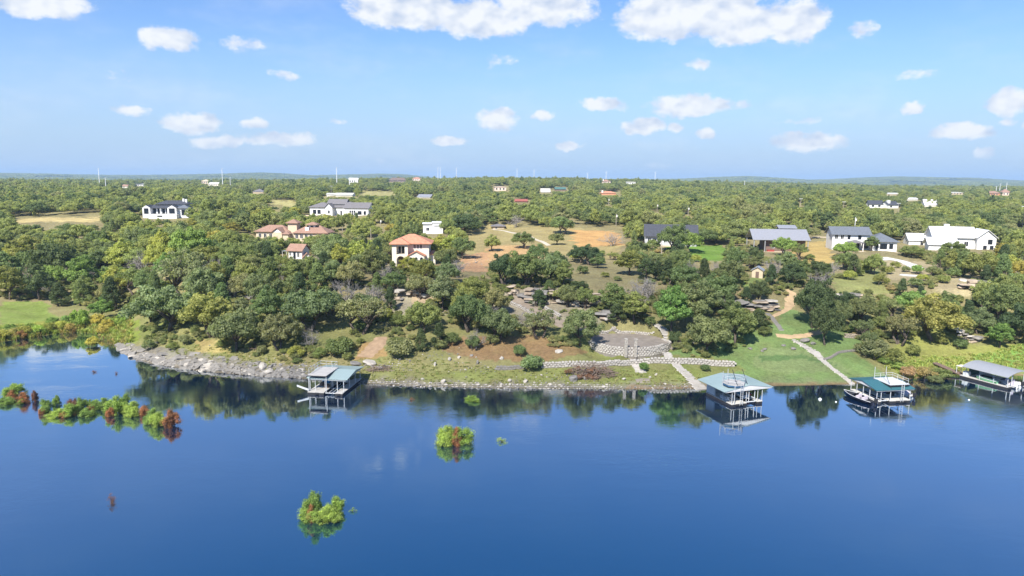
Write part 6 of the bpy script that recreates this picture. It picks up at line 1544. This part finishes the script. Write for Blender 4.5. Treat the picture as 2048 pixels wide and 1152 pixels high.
def g2():
    c = [(870, 715, 60, 18), (640, 735, 45, 12), (745, 735, 40, 8), (1120, 755, 90, 9), (960, 740, 50, 10), (800, 735, 40, 14), (1870, 600, 60, 12), (1000, 520, 40, 10), (950, 520, 18, 14), (850, 590, 16, 16)]
    a = c[int(RG.integers(len(c)))]; return a[0] + RG.normal() * a[2] * .5, a[1] + RG.normal() * a[3] * .5
rubble('slope_stones', 520, g2, rk, 'small pale stones scattered on the grassy slopes', 'stones', (.14, .42))

# ------------------------------------------------------------------ brush pile and driftwood
RUST = (.30, .085, .03)
def tangle(label, u, v, w_, d_, h_, n, name, cat, leafy=True):
    p = ground_at(u, v); o = thing(name, label, cat, tuple(p)); mb = MB(); rg = np.random.default_rng(int(u))
    for k in range(n):
        a = rg.uniform(-1, 1); x = a * w_ / 2; y = rg.uniform(-.5, .5) * d_; zt = h_ * (1 - a * a) ** .5 * rg.uniform(.2, 1); th = rg.uniform(0, 6.28); L = rg.uniform(.5, 1.5)
        q = Vector((x, y, zt + hz(p[0] + x, p[1] + y) - p[2])); e = Vector((math.cos(th) * L, math.sin(th) * L * .7, rg.normal() * .3))
        mb.tube([q - e, q + Vector(rg.normal(size=3)) * .08, q + e], [.05, .04, .02], 4)
    mb.build('branches', mat('dry_twigs', (.22, .165, .13), .95, .3, 2), o)
    if leafy:
        cl = np.array([(rg.uniform(-.5, .5) * w_, rg.uniform(-.5, .4) * d_, rg.uniform(.2, .75) * h_, rg.uniform(.3, .55)) for _ in range(22)])
        cl[:, 0] -= w_ * .15; V, var = leaf_cards(cl, 60, .22, rg, .7, .8); a = link('dead_leaves', cards_mesh('dead_leaves', V, var), o); a.color = (.15, .075, .05, 1)
    return o
tangle('large heap of cut brush with red dead leaves in front of the long stone wall', 1186, 750, 7.6, 2.6, 1.5, 210, 'brush_pile', 'brush pile')
tangle('small red brown heap of dead twigs before the large brush heap', 1180, 759, 3.6, 1.4, .6, 50, 'brush_pile', 'brush pile')
tangle('tangle of orange driftwood right of the left boathouse', 760, 741, 3.4, 1.4, .6, 60, 'driftwood', 'driftwood', False)
tangle('pale driftwood limb at the waterline near the winding stairs', 1325, 772, 2.4, .8, .25, 9, 'driftwood', 'driftwood', False)
tangle('pale fallen limb left of the yellow bush on the rock bank', 505, 700, 4.5, 1.5, .9, 14, 'fallen_branch', 'branch', False)

# ------------------------------------------------------------------ bushes standing in the lake
def flooded_mesh(seed, n=13, leaf=.075, per=210, wide=1.0):
    rg = np.random.default_rng(seed); cl = []
    for k in range(n):
        a = rg.uniform(0, 6.28); q = rg.uniform(.0, .36) * wide; top = rg.uniform(.6, .95) * (1.08 - q * 1.3); wq = rg.uniform(.10, .17)
        for j in range(6):
            b2 = rg.uniform(0, 6.28); f = rg.uniform(.06, 1); o2 = wq * rg.uniform(.2, 1.1) * (1.2 - f * .7)
            cl.append((math.cos(a) * q + math.cos(b2) * o2, math.sin(a) * q + math.sin(b2) * o2, top * f, rg.uniform(.06, .12)))
    cl = np.array(cl); V, var = leaf_cards(cl, per, leaf * .45, rg, 1.15, .65, .35, 1.45)
    var = np.clip((var - .5) * 1.7 + .5, 0, 1)
    mb = MB()
    for q in cl[4::6]: mb.tube([(q[0] * .2, q[1] * .2, -.3), (q[0] * .5, q[1] * .5, q[2] * .4), tuple(q[:3])], [.022, .015, .005], 4)
    return cards_mesh('foliage', V, var), mb.mesh('stems', BARK)
FLD = [flooded_mesh(500 + i) for i in range(5)]; SPARSE = flooded_mesh(520, 5, .06, 50)
GRN1, GRN2, GRN3, RST, DRED = (.145, .21, .04), (.115, .175, .042), (.18, .235, .045), (.20, .085, .038), (.115, .055, .045)
FB = [(33, 790, 3.8, 2.6, GRN1, RST, 'green bush with a rusty foot at the left end of the flooded row'), (14, 807, 3.0, 1.4, GRN2, None, 'low green bush at the very left edge of the flooded row'), (46, 805, 2.4, 1.9, RST, GRN1, 'rust coloured bush with a green back in the flooded row'),
      (70, 802, 1.2, 2.0, DRED, None, 'narrow dark red bush in the flooded row'), (91, 824, 2.6, 2.5, GRN2, RST, 'mixed green and red bush left in the flooded row'), (115, 810, 1.4, 2.1, GRN2, None, 'single slim green bush behind the flooded row'), (146, 818, 2.0, 2.3, DRED, None, 'dark red bush poking up behind the flooded row'),
      (118, 832, 3.4, 1.3, GRN3, None, 'low bright green bush trailing towards the viewer'), (140, 830, 3.0, 2.0, GRN1, RST, 'green bush with rusty skirt mid flooded row'), (163, 822, 2.4, 2.6, GRN2, None, 'upright green bush mid flooded row'), (172, 832, 2.4, 1.6, GRN2, None, 'small green bush in front of the upright one'),
      (188, 818, 2.8, 2.1, GRN2, RST, 'green bush with a red heart in the flooded row'), (210, 816, 2.6, 1.9, GRN2, None, 'green bush joining the middle and right of the flooded row'), (232, 828, 3.2, 3.2, GRN1, RST, 'tall green bush with a rusty streak right in the flooded row'), (252, 818, 2.6, 3.0, GRN2, None, 'tall darker green bush behind the bright pair'), (265, 830, 3.0, 2.8, GRN3, None, 'bright lime bush right of the tall streaked one'),
      (287, 830, 1.9, 2.0, RST, None, 'compact orange bush between two green ones'), (307, 846, 2.6, 2.6, GRN2, None, 'pale green bush behind the last lime one'), (316, 852, 2.8, 2.4, GRN3, None, 'lime green bush at the right end of the flooded row'), (343, 852, 2.6, 3.0, RST, DRED, 'round orange bush ending the flooded row on the right'),
      (893, 886, 3.4, 3.3, GRN3, None, 'left green half of the bush clump before the middle shore'), (925, 886, 3.4, 3.3, GRN1, None, 'right green half of the bush clump before the middle shore'), (912, 890, 1.7, 2.9, RST, DRED, 'orange dead plume in the heart of the middle bush clump'), (946, 801, 2.6, .9, GRN1, None, 'small flat green bush near the middle shore'),
      (1003, 884, 2.6, .7, GRN3, None, 'sparse yellowish sprigs right of the middle bush clump'), (630, 1034, 2.6, 3.8, GRN2, RST, 'tall green plume of the nearest bush in the open lake'), (618, 1040, 2.4, 2.0, GRN1, None, 'left lobe of the nearest bush in the open lake'), (655, 1044, 2.8, 1.9, GRN3, None, 'low front lobe of the nearest bush in the open lake'),
      (672, 1026, 2.2, 2.1, GRN1, None, 'right lobe of the nearest bush in the open lake'), (705, 1022, 1.3, .5, GRN2, None, 'trailing twig right of the nearest bush'), (223, 1006, 1.9, 1.3, DRED, None, 'small dark red twiggy bush alone in the open lake'), (188, 745, 2.0, .5, DRED, None, 'dark red sprigs breaking the water of the bay'), (232, 748, 1.2, .6, DRED, None, 'few dark sprigs right of the bay sprigs'), (822, 800, 1.4, .5, RST, None, 'brown sprigs between the left boathouse and the flat green bush')]
for i, (u, v, w_, h_, c, c2, lab) in enumerate(FB):
    p = on_plane(u, v, 0); o = thing('flooded_bush', lab, 'bush', tuple(p), RG.uniform(0, 6.28), 'bushes standing in the lake')
    fm, sm = SPARSE if h_ < .75 or u == 223 else FLD[i % 5]
    w_ *= 1.06; h_ *= .88
    a = link('foliage', fm, o); a.scale = (w_, w_, h_); a.color = c + (1,); b_ = link('stems', sm, o); b_.scale = (w_, w_, h_)
    if c2:
        a = link('dead_foliage', FLD[(i + 2) % 5][0], o); a.scale = (w_ * .50, w_ * .50, h_ * .55); a.color = c2 + (1,); q = Matrix.Rotation(-o.rotation_euler[2], 4, 'Z') @ Vector((w_ * RG.uniform(-.2, .15), -w_ * .26, 0)); a.location = q

# ------------------------------------------------------------------ rough grass
def tuft(seed, h_, n=26):
    rg = np.random.default_rng(seed); V = []
    for k in range(n):
        a = rg.uniform(0, 6.28); b0 = np.array([rg.normal() * .12, rg.normal() * .12, 0]); tip = b0 + np.array([math.cos(a) * h_ * .5, math.sin(a) * h_ * .5, h_ * rg.uniform(.6, 1)]); s = np.array([-math.sin(a), math.cos(a), 0]) * .035
        mid = (b0 + tip) / 2 + np.array([0, 0, h_ * .12]); V += [b0 - s, b0 + s, mid + s, mid - s, mid - s, mid + s, tip + s * .2, tip - s * .2]
    return np.array(V), np.repeat(np.random.default_rng(seed).random(len(V) // 4), 4)
def grass(name, n, gen, ramp, h_, label):
    gmat = leaf_mat(name + '_blades', ramp); objs = [bpy.data.objects.new('%s_kind_%d' % (name, i), cards_mesh('tuft', *tuft(600 + i, h_), gmat)) for i in range(3)]; P = []
    for p in ground_many(*np.array([gen() for _ in range(n)]).T):
        if p[2] > .02 or shore_dist(p[0], p[1]) > -.4: P.append((p[0], p[1], p[2] - .02))
    m_ = len(P); s = RG.uniform(.7, 1.5, m_); scatter(name, np.array(P), RG.uniform(0, 6.28, m_), np.stack([s, s, s], -1), RG.integers(0, 3, m_), objs, label, 'grass')
def within(poly):
    us = [q[0] for q in poly]; vs_ = [q[1] for q in poly]
    def f():
        while True:
            u, v = RG.uniform(min(us), max(us)), RG.uniform(min(vs_), max(vs_))
            if in_poly(np.array([u]), np.array([v]), poly)[0]: return u, v
    return f
grass('reeds', 900, within([(-60, 662), (60, 655), (140, 645), (215, 640), (262, 640), (262, 690), (215, 690), (180, 668), (140, 668), (60, 680), (-60, 692)]), [(0, (.17, .18, .045)), (.5, (.15, .20, .035)), (.8, (.20, .17, .055)), (1, (.19, .12, .06))], .9, 'lime and yellow reeds round the left bay')
grass('meadow_grass', 800, within([(1740, 712), (1775, 718), (1960, 712), (2048, 690), (2120, 700), (2120, 752), (2000, 735), (1940, 742), (1880, 750), (1815, 760), (1775, 740)]), [(0, (.15, .20, .045)), (.6, (.20, .225, .05)), (1, (.21, .19, .08))], .42, 'rough bright grass along the right meadow')
grass('bank_grass', 900, within([(560, 712), (700, 722), (820, 710), (900, 725), (1090, 742), (1400, 742), (1400, 774), (900, 770), (700, 760), (560, 748), (330, 705), (380, 690)]), [(0, (.15, .165, .06)), (.6, (.18, .165, .08)), (1, (.13, .165, .05))], .20, 'short rough grass on the bank above the shore')

# ------------------------------------------------------------------ the thin cloud over the lake that dims the middle of the bank
mid = np.array([8.0, 142.0, 6.0]); tt = 620.0 / SUN.z
cpos = mid + np.array(SUN) * tt
bm = bmesh.new(); bmesh.ops.create_icosphere(bm, subdivisions=5, radius=1.0)
for v in bm.verts:
    n_ = mnoise.fractal(v.co * 1.9 + Vector((3, 1, 7)), 1.0, 2.0, 5)
    k = 1 + .38 * n_; v.co = Vector((v.co.x * 78 * k, v.co.y * 56 * k, v.co.z * (16 if v.co.z > 0 else 6) * k))
me = bpy.data.meshes.new('cloud'); bm.to_mesh(me); bm.free()
cm_ = bpy.data.materials.new('thin_cloud'); cm_.use_nodes = True; t = NT(cm_.node_tree)
tc = t.n('ShaderNodeTexCoord').outputs['Object']
rr_ = t.vm('LENGTH', t.vm('MULTIPLY', tc, (1 / 84, 1 / 60, 0)), None, 1)
nz = t.noise(tc, .035, 5, .6)
fac = t.m('MULTIPLY', t.smooth(t.m('MULTIPLY_ADD', t.m('SUBTRACT', nz, .5), 1.1, rr_), 1.05, .45), .12)
mx = t.n('ShaderNodeMixShader', inp={0: fac, 1: t.n('ShaderNodeBsdfTransparent').outputs[0], 2: t.n('ShaderNodeBsdfTranslucent', inp={'Color': (.95, .95, .95, 1)}).outputs[0]})
t.n('ShaderNodeOutputMaterial', inp={0: mx.outputs[0]})
me.materials.append(cm_)
o = link('cloud', me, None, tuple(cpos)); tag(o, 'thin white cloud drifting high over the lake', 'cloud', kind='stuff')
